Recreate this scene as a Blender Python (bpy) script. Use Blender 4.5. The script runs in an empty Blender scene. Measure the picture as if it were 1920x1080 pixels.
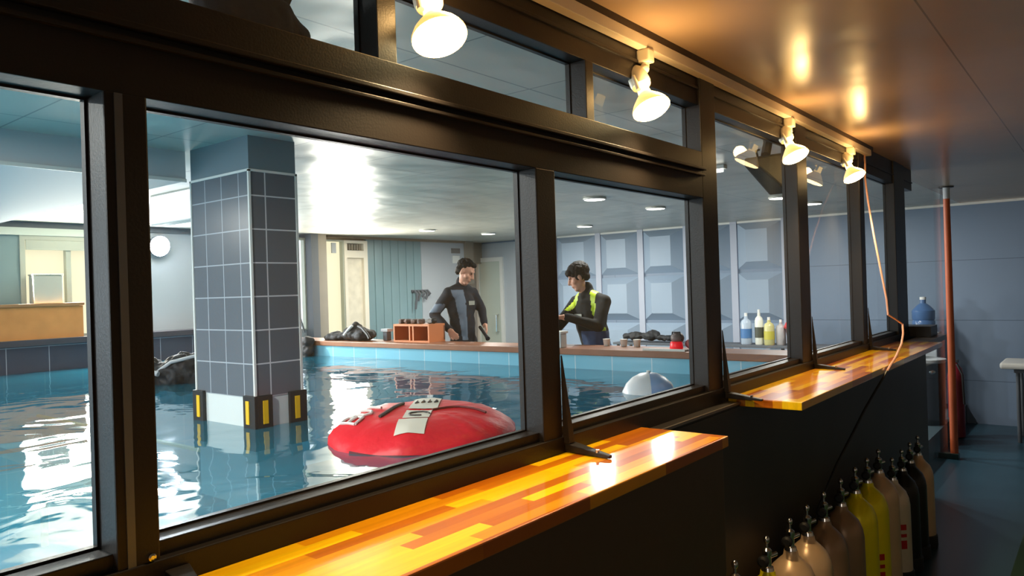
import bpy, bmesh, math, random
from mathutils import Vector, Matrix, noise
random.seed(7)
S = bpy.context.scene
C = S.collection

# ---------------------------------------------------------------- camera, world, exposure, daylight, added fill
cam_d = bpy.data.cameras.new('camera'); cam = bpy.data.objects.new('camera', cam_d); C.objects.link(cam)
TH, PIT, ROLL = math.radians(38.67), math.radians(0.07), math.radians(1.78)
F = Vector((-math.sin(TH)*math.cos(PIT), math.cos(TH)*math.cos(PIT), math.sin(PIT)))
R0 = Vector((math.cos(TH), math.sin(TH), 0)); U0 = R0.cross(F)
RX = R0*math.cos(ROLL) - U0*math.sin(ROLL)
UX = R0*math.sin(ROLL) + U0*math.cos(ROLL)
cam.matrix_world = Matrix(((RX.x, UX.x, -F.x, 0), (RX.y, UX.y, -F.y, 0), (RX.z, UX.z, -F.z, 0), (0, 0, 0, 1)))
cam_d.sensor_width = 36.0; cam_d.lens = 1400/1920*36.0; cam_d.clip_start = 0.02; cam_d.clip_end = 100
S.camera = cam
W = bpy.data.worlds.new('world'); S.world = W; W.use_nodes = True
W.node_tree.nodes['Background'].inputs[0].default_value = (0.75, 0.85, 1, 1)
W.node_tree.nodes['Background'].inputs[1].default_value = 0.3
S.view_settings.view_transform = 'Standard'; S.view_settings.look = 'None'
S.view_settings.exposure = 0.0; S.view_settings.gamma = 1.0; S.view_settings.use_curve_mapping = False
S.cycles.use_denoising = True
S.cycles.max_bounces = 10; S.cycles.transparent_max_bounces = 16; S.cycles.glossy_bounces = 5
S.cycles.sample_clamp_indirect = 6.0; S.cycles.caustics_reflective = False; S.cycles.caustics_refractive = False

def area(name, loc, direction, sx, sy, power, col, spread=math.pi, parent=None):
    l = bpy.data.lights.new(name, 'AREA'); l.shape = 'RECTANGLE'; l.size = sx; l.size_y = sy
    l.energy = power; l.color = col; l.spread = spread
    o = bpy.data.objects.new(name, l); C.objects.link(o); o.location = loc
    o.rotation_euler = Vector(direction).to_track_quat('-Z', 'Y').to_euler()
    if parent: o.parent = parent; o.location = Vector(loc) - parent.location
    return o
POOLL, SPOT = 3.0, 1.9
area('daylight_left_window', (-8.05, 3.1, 0.1), (1, 0, 0.12), 1.0, 0.8, 60*POOLL, (1.0, 0.95, 0.82))
area('daylight_far_window', (-8.0, 6.45, 0.0), (1, -0.3, 0.0), 0.5, 1.2, 34*POOLL, (1.0, 0.95, 0.84))
area('near_pool_fill', (-5.8, -2.35, 0.1), (-.1, 1, 0.4), 3.6, 1.0, 34*POOLL, (0.86, 0.94, 1.0))  # added fill for the near pool and its ceiling, no window here
area('corridor_fill', (1.2, -2.35, 0.1), (0, 1, 0.0), 1.6, 0.9, 10.0, (1.0, 0.85, 0.7))  # added fill behind the camera to lift the dim corridor

# ---------------------------------------------------------------- materials
def lin(c):
    return tuple(((v/255)/12.92 if v/255 <= .04045 else ((v/255+.055)/1.055)**2.4) for v in c) + (1,)
MATS = {}
def mat(name, rgb, rough=.5, metal=0, emit=None, es=0, coat=0, bump=0, bscale=60, var=0, vscale=4, spec=.5):
    if name in MATS: return MATS[name]
    m = bpy.data.materials.new(name); m.use_nodes = True; n = m.node_tree.nodes; l = m.node_tree.links
    b = n['Principled BSDF']; b.inputs['Base Color'].default_value = lin(rgb)
    b.inputs['Roughness'].default_value = rough; b.inputs['Metallic'].default_value = metal
    b.inputs['Coat Weight'].default_value = coat; b.inputs['Coat Roughness'].default_value = .08
    b.inputs['Specular IOR Level'].default_value = spec
    if emit: b.inputs['Emission Color'].default_value = lin(emit); b.inputs['Emission Strength'].default_value = es
    tc = n.new('ShaderNodeTexCoord')
    if var:
        t = n.new('ShaderNodeTexNoise'); t.inputs['Scale'].default_value = vscale; t.inputs['Detail'].default_value = 4
        l.new(tc.outputs['Object'], t.inputs['Vector'])
        h = n.new('ShaderNodeMapRange'); h.inputs['From Min'].default_value = .3; h.inputs['From Max'].default_value = .7
        h.inputs['To Min'].default_value = 1-var; h.inputs['To Max'].default_value = 1+var
        l.new(t.outputs['Fac'], h.inputs['Value'])
        hs = n.new('ShaderNodeHueSaturation'); hs.inputs['Color'].default_value = lin(rgb)
        l.new(h.outputs[0], hs.inputs['Value']); l.new(hs.outputs[0], b.inputs['Base Color'])
    if bump:
        t = n.new('ShaderNodeTexNoise'); t.inputs['Scale'].default_value = bscale; t.inputs['Detail'].default_value = 3
        l.new(tc.outputs['Object'], t.inputs['Vector'])
        bp = n.new('ShaderNodeBump'); bp.inputs['Strength'].default_value = bump; bp.inputs['Distance'].default_value = .01
        l.new(t.outputs['Fac'], bp.inputs['Height']); l.new(bp.outputs[0], b.inputs['Normal'])
    MATS[name] = m; return m

def tile(name, rgb, grout, pu, pv, ou=0, ov=0, gw=.006, rough=.25, bump=0, bscale=2.5, bdist=.02, metal=0, var=.06, spec=.5):
    """rectangular tiles in metres from the mesh's metre UVs"""
    m = bpy.data.materials.new(name); m.use_nodes = True; n = m.node_tree.nodes; l = m.node_tree.links
    b = n['Principled BSDF']; b.inputs['Roughness'].default_value = rough; b.inputs['Metallic'].default_value = metal
    b.inputs['Specular IOR Level'].default_value = spec
    uv = n.new('ShaderNodeUVMap'); sep = n.new('ShaderNodeSeparateXYZ'); l.new(uv.outputs[0], sep.inputs[0])
    def M(op, a, c=None, d=None):
        x = n.new('ShaderNodeMath'); x.operation = op
        for i, v in enumerate((a, c, d)):
            if v is None: continue
            if isinstance(v, (int, float)): x.inputs[i].default_value = v
            else: l.new(v, x.inputs[i])
        return x.outputs[0]
    u = M('DIVIDE', M('SUBTRACT', sep.outputs[0], ou), pu); v = M('DIVIDE', M('SUBTRACT', sep.outputs[1], ov), pv)
    du = M('MULTIPLY', M('PINGPONG', u, .5), pu); dv = M('MULTIPLY', M('PINGPONG', v, .5), pv)
    g = M('LESS_THAN', M('MINIMUM', du, dv), gw/2)
    comb = n.new('ShaderNodeCombineXYZ'); l.new(M('FLOOR', u), comb.inputs[0]); l.new(M('FLOOR', v), comb.inputs[1])
    wn = n.new('ShaderNodeTexWhiteNoise'); wn.noise_dimensions = '3D'; l.new(comb.outputs[0], wn.inputs['Vector'])
    hs = n.new('ShaderNodeHueSaturation'); hs.inputs['Color'].default_value = lin(rgb)
    l.new(M('MULTIPLY_ADD', wn.outputs['Value'], 2*var, 1-var), hs.inputs['Value'])
    mx = n.new('ShaderNodeMix'); mx.data_type = 'RGBA'; l.new(g, mx.inputs[0]); l.new(hs.outputs[0], mx.inputs[6]); mx.inputs[7].default_value = lin(grout)
    l.new(mx.outputs[2], b.inputs['Base Color'])
    if bump:
        tc = n.new('ShaderNodeTexCoord'); t = n.new('ShaderNodeTexNoise'); t.inputs['Scale'].default_value = bscale; t.inputs['Detail'].default_value = 2
        l.new(tc.outputs['Object'], t.inputs['Vector'])
        bp = n.new('ShaderNodeBump'); bp.inputs['Strength'].default_value = bump; bp.inputs['Distance'].default_value = bdist
        l.new(t.outputs['Fac'], bp.inputs['Height']); l.new(bp.outputs[0], b.inputs['Normal'])
    MATS[name] = m; return m

M_frame = mat('dark_frame_metal', (31, 27, 25), .4, .05, bump=.05, bscale=200, spec=.35)
M_framein = mat('grey_frame_lining', (92, 96, 104), .4, .3)
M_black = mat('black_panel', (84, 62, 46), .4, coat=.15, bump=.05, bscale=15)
M_wallblk = mat('dark_wall_paint', (62, 60, 58), .5, var=.15, vscale=2)
M_white = mat('white_paint', (225, 225, 220), .5)
M_track = mat('cream_track', (226, 214, 196), .4)
M_lampw = mat('cream_lamp_plastic', (235, 228, 205), .45)
M_bulb = mat('bulb_glass', (255, 240, 205), .3, emit=(255, 190, 95), es=1.2)
M_bulbface = mat('bulb_face', (255, 250, 235), .3, emit=(255, 226, 165), es=26)
M_bulbneck = mat('bulb_neck_glow', (255, 240, 205), .3, emit=(255, 205, 110), es=5)
M_chrome = mat('chrome', (215, 215, 215), .15, 1)
M_rubber = mat('black_rubber', (22, 24, 27), .55, bump=.15, bscale=120)
M_yel = mat('yellow_plastic', (240, 190, 20), .4)
M_gear = mat('black_gear_cloth', (30, 33, 38), .7, var=.3, vscale=12, bump=.6, bscale=25)
M_gearm = mat('dark_maroon_cloth', (42, 30, 32), .8, var=.2, vscale=10, bump=.4, bscale=25)
M_geargrey = mat('grey_webbing', (170, 175, 180), .6)
M_daycream = mat('window_daylight_cream', (90, 88, 78), .5, emit=(255, 244, 205), es=1.02)
M_daywhite = mat('window_daylight_white', (250, 252, 255), .5, emit=(240, 246, 255), es=1.6)
M_led = mat('led_face', (255, 255, 255), .4, emit=(225, 236, 255), es=120)
M_lightbox = mat('light_box_face', (255, 255, 255), .4, emit=(245, 250, 255), es=2.2)
M_down = mat('downlight_lens', (255, 255, 255), .4, emit=(255, 250, 235), es=7)
M_winframe = mat('pale_window_frame', (168, 172, 160), .5)
M_teal = mat('teal_wall_paint', (118, 140, 144), .6, var=.05)
M_palewall = mat('pale_grey_wall', (176, 182, 188), .6, var=.04, vscale=1.5)
M_brownpil = mat('taupe_pillar', (132, 124, 112), .6, var=.06)
M_darkpil = mat('dark_grey_pillar', (84, 90, 98), .6)
M_counter = mat('orange_wood_counter', (196, 132, 74), .45, var=.1, vscale=8)
M_ledgew = mat('brown_ledge_wood', (150, 100, 74), .35, var=.15, vscale=5)
M_concrete = mat('grey_gypsum', (196, 200, 204), .7)
M_colpaint = mat('column_grey_paint', (112, 128, 136), .6)
M_skin = mat('skin', (205, 150, 124), .55, var=.05)
M_hair = mat('black_hair', (13, 11, 11), .7, bump=.5, bscale=90, spec=.2)
M_suit = mat('charcoal_wetsuit', (30, 34, 42), .75, spec=.2)
M_suitgrey = mat('grey_wetsuit_panel', (104, 118, 134), .7, spec=.2)
M_suitblk = mat('black_wetsuit', (15, 20, 21), .75, spec=.2)
M_suityel = mat('lime_wetsuit_panel', (188, 214, 20), .5)
M_jean = mat('navy_blue_cloth', (38, 62, 100), .7, var=.2, vscale=20)
M_logo = mat('pale_logo_print', (150, 152, 140), .6)
M_eye = mat('eye_dark', (20, 16, 15), .2)
M_pipe = mat('orange_pipe_paint', (178, 84, 44), .5, var=.12, vscale=3)
M_red = mat('red_paint', (190, 25, 25), .4)
M_darkred = mat('dark_red_paint', (110, 18, 36), .4)
M_floor = mat('dark_teal_floor', (36, 66, 80), .32, var=.15, vscale=1.5)
M_mat = mat('dark_green_mat', (26, 58, 34), .6)

T_col = tile('column_tiles', (94, 100, 108), (205, 208, 212), .18, .1675, ou=2.163, ov=-.501, gw=.007, rough=.3)
T_col2 = tile('column_tiles_wide_face', (98, 104, 112), (170, 176, 184), .16, .1675, ou=-3.716, ov=-.501, gw=.006, rough=.3)
T_pool = tile('blue_pool_tiles', (138, 204, 228), (206, 228, 236), .34, .34, ou=-3.0, ov=-.54, gw=.008, rough=.2)
T_poolf = tile('blue_pool_floor', (66, 158, 190), (120, 186, 205), .34, .34, gw=.008, rough=.3)
T_dark = tile('dark_ledge_tiles', (66, 66, 78), (150, 150, 158), .36, .36, ou=2.46, ov=-.41, gw=.007, rough=.3)
T_ceilp = tile('pool_ceiling_panels', (205, 202, 190), (146, 148, 142), .9, .6, gw=.008, rough=.34, bump=.8, bscale=1.6, bdist=.05, metal=.1, var=.02)
T_ceilc = tile('corridor_ceiling_panels', (188, 162, 136), (140, 120, 96), 1.9, 30.0, ou=-.42, ov=-9.0, gw=.006, spec=.32, rough=.26, bump=.35, bscale=2.2, bdist=.02, var=.01)
T_backc = tile('blue_wall_boards', (114, 132, 154), (84, 100, 120), 1.3, .67, ou=-.55, ov=.165, gw=.008, rough=.45, var=.02)
T_relief = mat('pale_blue_wall_relief', (150, 168, 188), .5, var=.03, vscale=2)
T_relief2 = mat('pale_blue_wall_strip', (178, 184, 200), .5)

def butcher():
    m = bpy.data.materials.new('butcher_block'); m.use_nodes = True; n = m.node_tree.nodes; l = m.node_tree.links
    b = n['Principled BSDF']; b.inputs['Roughness'].default_value = .3; b.inputs['Coat Weight'].default_value = .8; b.inputs['Coat Roughness'].default_value = .09
    tc = n.new('ShaderNodeTexCoord'); sep = n.new('ShaderNodeSeparateXYZ'); l.new(tc.outputs['Object'], sep.inputs[0])
    def M(op, a, c=None, d=None):
        x = n.new('ShaderNodeMath'); x.operation = op
        for i, v in enumerate((a, c, d)):
            if v is None: continue
            if isinstance(v, (int, float)): x.inputs[i].default_value = v
            else: l.new(v, x.inputs[i])
        return x.outputs[0]
    row = M('FLOOR', M('DIVIDE', sep.outputs[0], .034))
    w1 = n.new('ShaderNodeTexWhiteNoise'); w1.noise_dimensions = '1D'; l.new(row, w1.inputs['W'])
    col = M('FLOOR', M('DIVIDE', M('MULTIPLY_ADD', w1.outputs['Value'], 3.0, sep.outputs[1]), .34))
    cb = n.new('ShaderNodeCombineXYZ'); l.new(row, cb.inputs[0]); l.new(col, cb.inputs[1]); cb.inputs[2].default_value = 3.0
    w2 = n.new('ShaderNodeTexWhiteNoise'); w2.noise_dimensions = '3D'; l.new(cb.outputs[0], w2.inputs['Vector'])
    cr = n.new('ShaderNodeValToRGB'); e = cr.color_ramp; e.interpolation = 'CONSTANT'
    e.elements[0].position = 0; e.elements[0].color = lin((222, 148, 44)); e.elements[1].position = .3; e.elements[1].color = lin((250, 196, 66))
    for p, c in ((.14, (176, 96, 36)), (.22, (206, 124, 40)), (.48, (254, 208, 84)), (.66, (232, 160, 54)), (.78, (190, 108, 38)), (.88, (252, 200, 70))):
        x = e.elements.new(p); x.color = lin(c)
    l.new(w2.outputs['Value'], cr.inputs[0])
    mp = n.new('ShaderNodeMapping'); mp.inputs['Scale'].default_value = (90, 5, 20); l.new(tc.outputs['Object'], mp.inputs[0])
    ns = n.new('ShaderNodeTexNoise'); ns.inputs['Scale'].default_value = 1; ns.inputs['Detail'].default_value = 5; l.new(mp.outputs[0], ns.inputs['Vector'])
    hs = n.new('ShaderNodeHueSaturation'); l.new(cr.outputs[0], hs.inputs['Color']); l.new(M('MULTIPLY_ADD', ns.outputs['Fac'], .5, .75), hs.inputs['Value'])
    hs.inputs['Saturation'].default_value = 1.15
    l.new(hs.outputs[0], b.inputs['Base Color']); return m
M_wood = butcher()

class FF: pass
def facing_fac(n, l, p, k, c):
    lw = n.new('ShaderNodeLayerWeight'); lw.inputs['Blend'].default_value = .5
    a = n.new('ShaderNodeMath'); a.operation = 'POWER'; l.new(lw.outputs['Facing'], a.inputs[0]); a.inputs[1].default_value = p
    b = n.new('ShaderNodeMath'); b.operation = 'MULTIPLY_ADD'; l.new(a.outputs[0], b.inputs[0]); b.inputs[1].default_value = k; b.inputs[2].default_value = c
    f = FF(); f.outputs = b.outputs; f.inputs = lw.inputs; return f
def glass():
    m = bpy.data.materials.new('pane_glass'); m.use_nodes = True; n = m.node_tree.nodes; l = m.node_tree.links; n.clear()
    o = n.new('ShaderNodeOutputMaterial'); t = n.new('ShaderNodeBsdfTransparent'); t.inputs[0].default_value = (.93, .96, .96, 1)
    g = n.new('ShaderNodeBsdfGlossy'); g.inputs['Roughness'].default_value = .02
    f = facing_fac(n, l, 4.0, .28, .015)
    df = n.new('ShaderNodeBsdfDiffuse'); df.inputs[0].default_value = (.85, .88, .9, 1)
    m1 = n.new('ShaderNodeMixShader'); m1.inputs[0].default_value = .035; l.new(t.outputs[0], m1.inputs[1]); l.new(df.outputs[0], m1.inputs[2])
    mx = n.new('ShaderNodeMixShader'); l.new(f.outputs[0], mx.inputs[0]); l.new(m1.outputs[0], mx.inputs[1]); l.new(g.outputs[0], mx.inputs[2])
    l.new(mx.outputs[0], o.inputs[0]); return m
M_glass = glass()
def water():
    m = bpy.data.materials.new('pool_water'); m.use_nodes = True; n = m.node_tree.nodes; l = m.node_tree.links; n.clear()
    o = n.new('ShaderNodeOutputMaterial'); t = n.new('ShaderNodeBsdfTransparent'); t.inputs[0].default_value = (.62, .86, .92, 1)
    g = n.new('ShaderNodeBsdfGlossy'); g.inputs['Roughness'].default_value = .03
    f = facing_fac(n, l, 3.2, .9, .03)
    tc = n.new('ShaderNodeTexCoord'); mp = n.new('ShaderNodeMapping'); mp.inputs['Rotation'].default_value = (0, 0, .6); mp.inputs['Scale'].default_value = (1.0, 1.0, 1)
    l.new(tc.outputs['Object'], mp.inputs[0])
    a = n.new('ShaderNodeTexNoise'); a.inputs['Scale'].default_value = 2.2; a.inputs['Detail'].default_value = 2.5; a.inputs['Distortion'].default_value = .6; l.new(mp.outputs[0], a.inputs['Vector'])
    bp = n.new('ShaderNodeBump'); bp.inputs['Strength'].default_value = .35; bp.inputs['Distance'].default_value = .035; l.new(a.outputs['Fac'], bp.inputs['Height'])
    for x in (g, f): l.new(bp.outputs[0], x.inputs['Normal'])
    df = n.new('ShaderNodeBsdfDiffuse'); df.inputs[0].default_value = lin((40, 132, 158))
    m1 = n.new('ShaderNodeMixShader'); m1.inputs[0].default_value = .5; l.new(t.outputs[0], m1.inputs[1]); l.new(df.outputs[0], m1.inputs[2])
    mx = n.new('ShaderNodeMixShader'); l.new(f.outputs[0], mx.inputs[0]); l.new(m1.outputs[0], mx.inputs[1]); l.new(g.outputs[0], mx.inputs[2])
    l.new(mx.outputs[0], o.inputs[0]); return m
M_water = water()

# ---------------------------------------------------------------- mesh helpers
def wloc(o):
    v = Vector((0, 0, 0))
    while o: v += o.location; o = o.parent
    return v
def frame_of(d):
    d = Vector(d).normalized(); a = Vector((0, 0, 1)) if abs(d.z) < .95 else Vector((0, 1, 0))
    x = a.cross(d).normalized(); y = d.cross(x); return x, y, d
class MB:
    def __init__(s): s.bm = bmesh.new()
    def poly(s, pts, mi=0):
        f = s.bm.faces.new([s.bm.verts.new(p) for p in pts]); f.material_index = mi; return s
    def hexa(s, c, mi=0):
        v = [s.bm.verts.new(p) for p in c]
        for q in ((3,2,1,0),(4,5,6,7),(0,1,5,4),(1,2,6,5),(2,3,7,6),(3,0,4,7)):
            s.bm.faces.new([v[i] for i in q]).material_index = mi
        return s
    def box(s, x0, x1, y0, y1, z0, z1, mi=0):
        return s.hexa([(x0,y0,z0),(x1,y0,z0),(x1,y1,z0),(x0,y1,z0),(x0,y0,z1),(x1,y0,z1),(x1,y1,z1),(x0,y1,z1)], mi)
    def obox(s, c, sz, m, mi=0):
        c = Vector(c); h = Vector(sz)/2
        P = [c + m @ Vector((a*h.x, b*h.y, d*h.z)) for d in (-1, 1) for a, b in ((-1,-1),(1,-1),(1,1),(-1,1))]
        return s.hexa(P, mi)
    def rings(s, rings, cap=True, mi=0):
        V = [[s.bm.verts.new(p) for p in r] for r in rings]; n = len(V[0])
        for a, b in zip(V, V[1:]):
            for i in range(n):
                s.bm.faces.new((a[i], a[(i+1) % n], b[(i+1) % n], b[i])).material_index = mi
        if cap:
            s.bm.faces.new(V[0][::-1]).material_index = mi; s.bm.faces.new(V[-1]).material_index = mi
        return s
    def lathe(s, prof, o=(0,0,0), d=(0,0,1), n=24, mi=0, cap=True):
        x, y, z = frame_of(d); o = Vector(o)
        return s.rings([[o + z*h + (x*math.cos(2*math.pi*i/n) + y*math.sin(2*math.pi*i/n))*max(r, 1e-4) for i in range(n)] for r, h in prof], cap, mi)
    def cyl(s, p0, p1, r0, r1=None, n=16, mi=0):
        p0 = Vector(p0); p1 = Vector(p1); r1 = r0 if r1 is None else r1
        return s.lathe([(r0, 0), (r1, (p1-p0).length)], p0, p1-p0, n, mi)
    def cap(s, p0, p1, r0, r1, n=12):
        p0 = Vector(p0); p1 = Vector(p1); L = max((p1-p0).length, 1e-4); K = 4; pr = []
        for k in range(K+1): a = math.pi/2*k/K; pr.append((r0*math.sin(a), -r0*math.cos(a)))
        for k in range(K+1): a = math.pi/2*k/K; pr.append((r1*math.cos(a), L + r1*math.sin(a)))
        return s.lathe(pr, p0, (p1-p0) if L > 1e-3 else (0, 0, 1), n)
    def ell(s, c, r, m=None, n=16, mi=0):
        m = m or Matrix.Identity(3); c = Vector(c); K = 10; R = []
        for k in range(K+1):
            a = -math.pi/2 + math.pi*k/K; q = max(math.cos(a), 1e-3)
            R.append([c + m @ Vector((r[0]*q*math.cos(2*math.pi*i/n), r[1]*q*math.sin(2*math.pi*i/n), r[2]*math.sin(a))) for i in range(n)])
        return s.rings(R, True, mi)
    def tube(s, pts, r, n=8, mi=0):
        pts = [Vector(p) for p in pts]; R = []
        up = None
        for i, p in enumerate(pts):
            d = (pts[min(i+1, len(pts)-1)] - pts[max(i-1, 0)]).normalized()
            if up is None: x, y, _ = frame_of(d)
            else: x = (up - d*up.dot(d)).normalized(); y = d.cross(x)
            up = x; rr = r[i] if isinstance(r, (list, tuple)) else r
            R.append([p + (x*math.cos(2*math.pi*k/n) + y*math.sin(2*math.pi*k/n))*rr for k in range(n)])
        return s.rings(R, True, mi)
    def prism(s, pts, d, mi=0):
        d = Vector(d); return s.rings([[Vector(p) for p in pts], [Vector(p)+d for p in pts]], True, mi)
    def build(s, name, m, parent=None, smooth=False, bevel=0, loc=None, remesh=0, smooth_it=0, fac=None, disp=0, dscale=10, slots=None):
        o0 = wloc(parent) if parent else Vector(loc or (0, 0, 0))
        uvl = s.bm.loops.layers.uv.new('UVMap')
        bmesh.ops.recalc_face_normals(s.bm, faces=s.bm.faces)
        for f in s.bm.faces:
            nn = f.normal; ax = max(range(3), key=lambda i: abs(nn[i]))
            for lp in f.loops:
                c = lp.vert.co; lp[uvl].uv = ((c.y, c.z), (c.x, c.z), (c.x, c.y))[ax]
        for v in s.bm.verts: v.co -= o0
        if bevel and not remesh:
            es = [e for e in s.bm.edges if len(e.link_faces) == 2 and e.calc_face_angle(0) > .5]
            bmesh.ops.bevel(s.bm, geom=es, offset=bevel, segments=2, profile=.6, affect='EDGES', clamp_overlap=True)
        me = bpy.data.meshes.new(name); s.bm.to_mesh(me); s.bm.free()
        if remesh:
            t = bpy.data.objects.new('tmp', me); C.objects.link(t)
            r = t.modifiers.new('r', 'REMESH'); r.mode = 'VOXEL'; r.voxel_size = remesh
            if smooth_it:
                q = t.modifiers.new('s', 'SMOOTH'); q.iterations = smooth_it; q.factor = .5
            bpy.context.view_layer.update(); dg = bpy.context.evaluated_depsgraph_get()
            me2 = bpy.data.meshes.new_from_object(t.evaluated_get(dg)); bpy.data.objects.remove(t); bpy.data.meshes.remove(me)
            me = me2; me.name = name
            if disp:
                nr = [v.normal.copy() for v in me.vertices]
                for v, k in zip(me.vertices, nr): v.co += k*disp*(noise.noise((v.co+o0)*dscale) + .5*noise.noise((v.co+o0)*dscale*2.3))
            smooth = True
        me.materials.clear()
        for q in (slots or [m]): me.materials.append(q)
        if fac:
            for p in me.polygons: p.material_index = fac(p.center + o0)
        if smooth:
            for p in me.polygons: p.use_smooth = True
            if not remesh: me.set_sharp_from_angle(angle=math.radians(38))
        o = bpy.data.objects.new(name, me); C.objects.link(o)
        if parent: o.parent = parent
        else: o.location = o0
        return o
def thing(name, label, cat, loc=(0,0,0), group=None):
    o = bpy.data.objects.new(name, None); C.objects.link(o); o.location = loc; o.empty_display_size = .1
    o['label'] = label; o['category'] = cat
    if group: o['group'] = group
    return o
def tag(o, label, cat, group=None):
    o['label'] = label; o['category'] = cat
    if group: o['group'] = group
    return o
def struct(o): o['kind'] = 'structure'; return o
def B(*a): return MB().box(*a)
def basis(f, lean=0):
    f = Vector(f).normalized(); r = f.cross(Vector((0, 0, 1))).normalized(); u = r.cross(f)
    return Matrix(((r.x, f.x, u.x), (r.y, f.y, u.y), (r.z, f.z, u.z)))

# ---------------------------------------------------------------- setting
struct(MB().box(-1.09, 2.6, -2.5, 9.65, -1.7, -1.65).box(-1.28, -1.09, 6.30, 9.65, -1.7, -1.65).build('floor', M_floor))
struct(B(-1.28, 2.6, -2.5, 9.65, .8, .85).build('ceiling', T_ceilc))
struct(B(-9.4, -1.28, -2.5, 9.65, .8, .85).build('ceiling_pool', T_ceilp))
struct(B(-9.4, -1.28, 5.05, 9.65, -1.75, -1.45).build('floor_pool_deck', mat('grey_deck_tiles', (60, 76, 84), .5)))
struct(B(-8.2, -1.28, -2.5, 4.95, -2.25, -2.2).build('floor_pool_bottom', T_poolf))
struct(B(2.6, 2.7, -2.5, 9.75, -1.7, .85).build('wall_right', mat('dim_beige_wall', (150, 135, 118), .7)))
struct(B(-9.4, 2.7, -2.6, -2.5, -2.25, .85).build('wall_front', M_palewall))
wb = struct(B(-9.4, 2.7, 9.65, 9.75, -1.7, .85).build('wall_back', T_backc))
# raised bevelled boards covering the pool end of the back wall
mb = MB()
xs = [-6.82, -6.02, -5.30, -4.58, -3.90, -3.22]; zs = [.80, .14, -.53, -1.22]
for x0, x1 in zip(xs, xs[1:]):
    for z1, z0 in zip(zs, zs[1:]):
        a, b_, c, d = x0+.03, x1-.03, z0+.02, z1-.02; k = .17; kz = .10; Y = 9.65; y2 = Y-.11
        o_ = [(a, Y, c), (b_, Y, c), (b_, Y, d), (a, Y, d)]; i_ = [(a+k, y2, c+kz), (b_-k, y2, c+kz), (b_-k, y2, d-kz), (a+k, y2, d-kz)]
        mb.rings([o_, i_])
mb.build('raised_board', T_relief, wb)
mb = MB()
for x in xs: mb.box(x-.045, x+.045, 9.62, 9.65, -1.4, .8)
mb.build('board_strip', T_relief2, wb)
B(-9.4, -6.87, 9.64, 9.65, -1.45, .78).build('pale_plaster', M_palewall, wb)
B(-6.9, 2.6, 9.63, 9.65, .775, .8).build('cornice', M_white, wb)

# low wall under the windows, pool walls
struct(B(-1.28, -1.09, -2.5, 6.30, -2.2, -.465).build('wall_under_windows', M_wallblk))
struct(B(-1.30, -1.28, -2.5, 4.95, -2.2, -.465).build('wall_pool_near_tiles', T_pool))
struct(B(-8.0, -1.30, 4.95, 5.05, -2.2, -.54).build('wall_pool_far_tiles', T_pool))
o = struct(B(-8.0, -1.28, 4.93, 5.30, -.54, -.49).build('trim_1', M_ledgew, bevel=.006))
struct(B(-8.1, -8.0, -2.5, 4.95, -2.2, -.655).build('wall_pool_left_tiles', T_pool))
o = struct(B(-8.2, -7.99, -2.5, 4.93, -.655, -.40).build('wall_pool_left_band', T_dark))
struct(B(-8.2, -7.95, -2.5, 4.93, -.40, -.34).build('trim_2', mat('dark_ledge_cap', (66, 62, 68), .35), bevel=.005))
# water
wt = MB(); wt.poly([(-7.99, -2.5, -.65), (-1.30, -2.5, -.65), (-1.30, 4.95, -.65), (-7.99, 4.95, -.65)])
o = wt.build('pool_water', M_water); tag(o, 'rippled blue pool water reflecting the windows, behind the glass', 'water'); o['kind'] = 'stuff'

# left wall (x = -8.2) with its openings
struct(B(-8.4, -8.2, -2.5, 2.66, -.34, .67).build('wall_left', M_teal))
struct(B(-8.4, -8.2, 3.62, 5.40, -.34, .74).build('wall_left_pale', M_palewall))
struct(B(-8.4, -8.18, -2.5, 5.4, .74, .8).build('trim_3', mat('dark_header_strip', (84, 92, 100), .5)))
struct(B(-8.4, -8.17, -2.5, 3.62, .667, .74).build('trim_4', mat('pale_header_strip', (222, 228, 216), .5)))
def wall_window(n, y0, y1, z0, z1, M, ft=.05, xw=-8.2, mull=()):
    w = bpy.data.objects.new('window_%d' % n, None); C.objects.link(w); w.location = (xw, (y0+y1)/2, z0); w['kind'] = 'structure'
    mb = MB()
    mb.box(xw-.05, xw+.02, y0, y0+ft, z0, z1); mb.box(xw-.05, xw+.02, y1-ft, y1, z0, z1)
    mb.box(xw-.05, xw+.02, y0+ft, y1-ft, z1-ft, z1); mb.box(xw-.05, xw+.02, y0+ft, y1-ft, z0, z0+ft*.5)
    for q in mull: mb.box(xw-.05, xw+.015, q-ft*.5, q+ft*.5, z0+ft*.5, z1-ft)
    mb.build('frame', M_winframe, w)
    B(xw-.08, xw-.06, y0, y1, z0, z1).build('daylit_pane', M, w); return w
wall_window(11, 2.66, 3.62, -.34, .667, M_daycream, .045, mull=(3.09,))
MB().box(-8.184, -8.172, 2.71, 3.57, .525, .62).build('blind', M_winframe, bpy.data.objects['window_11'])
wall_window(12, 5.40, 5.94, -.45, .75, M_daywhite, .03)
struct(B(-8.4, -8.05, 5.93, 6.04, -1.45, .8).build('trim_5', M_darkpil))
struct(B(-8.4, -8.05, 6.04, 6.17, -1.45, .8).build('trim_6', M_brownpil))
struct(B(-8.4, -8.2, 5.28, 5.99, -1.45, -.45).build('wall_left_low', M_palewall))
wall_window(13, 6.17, 6.56, -1.4, .74, M_daycream, .02)
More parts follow.
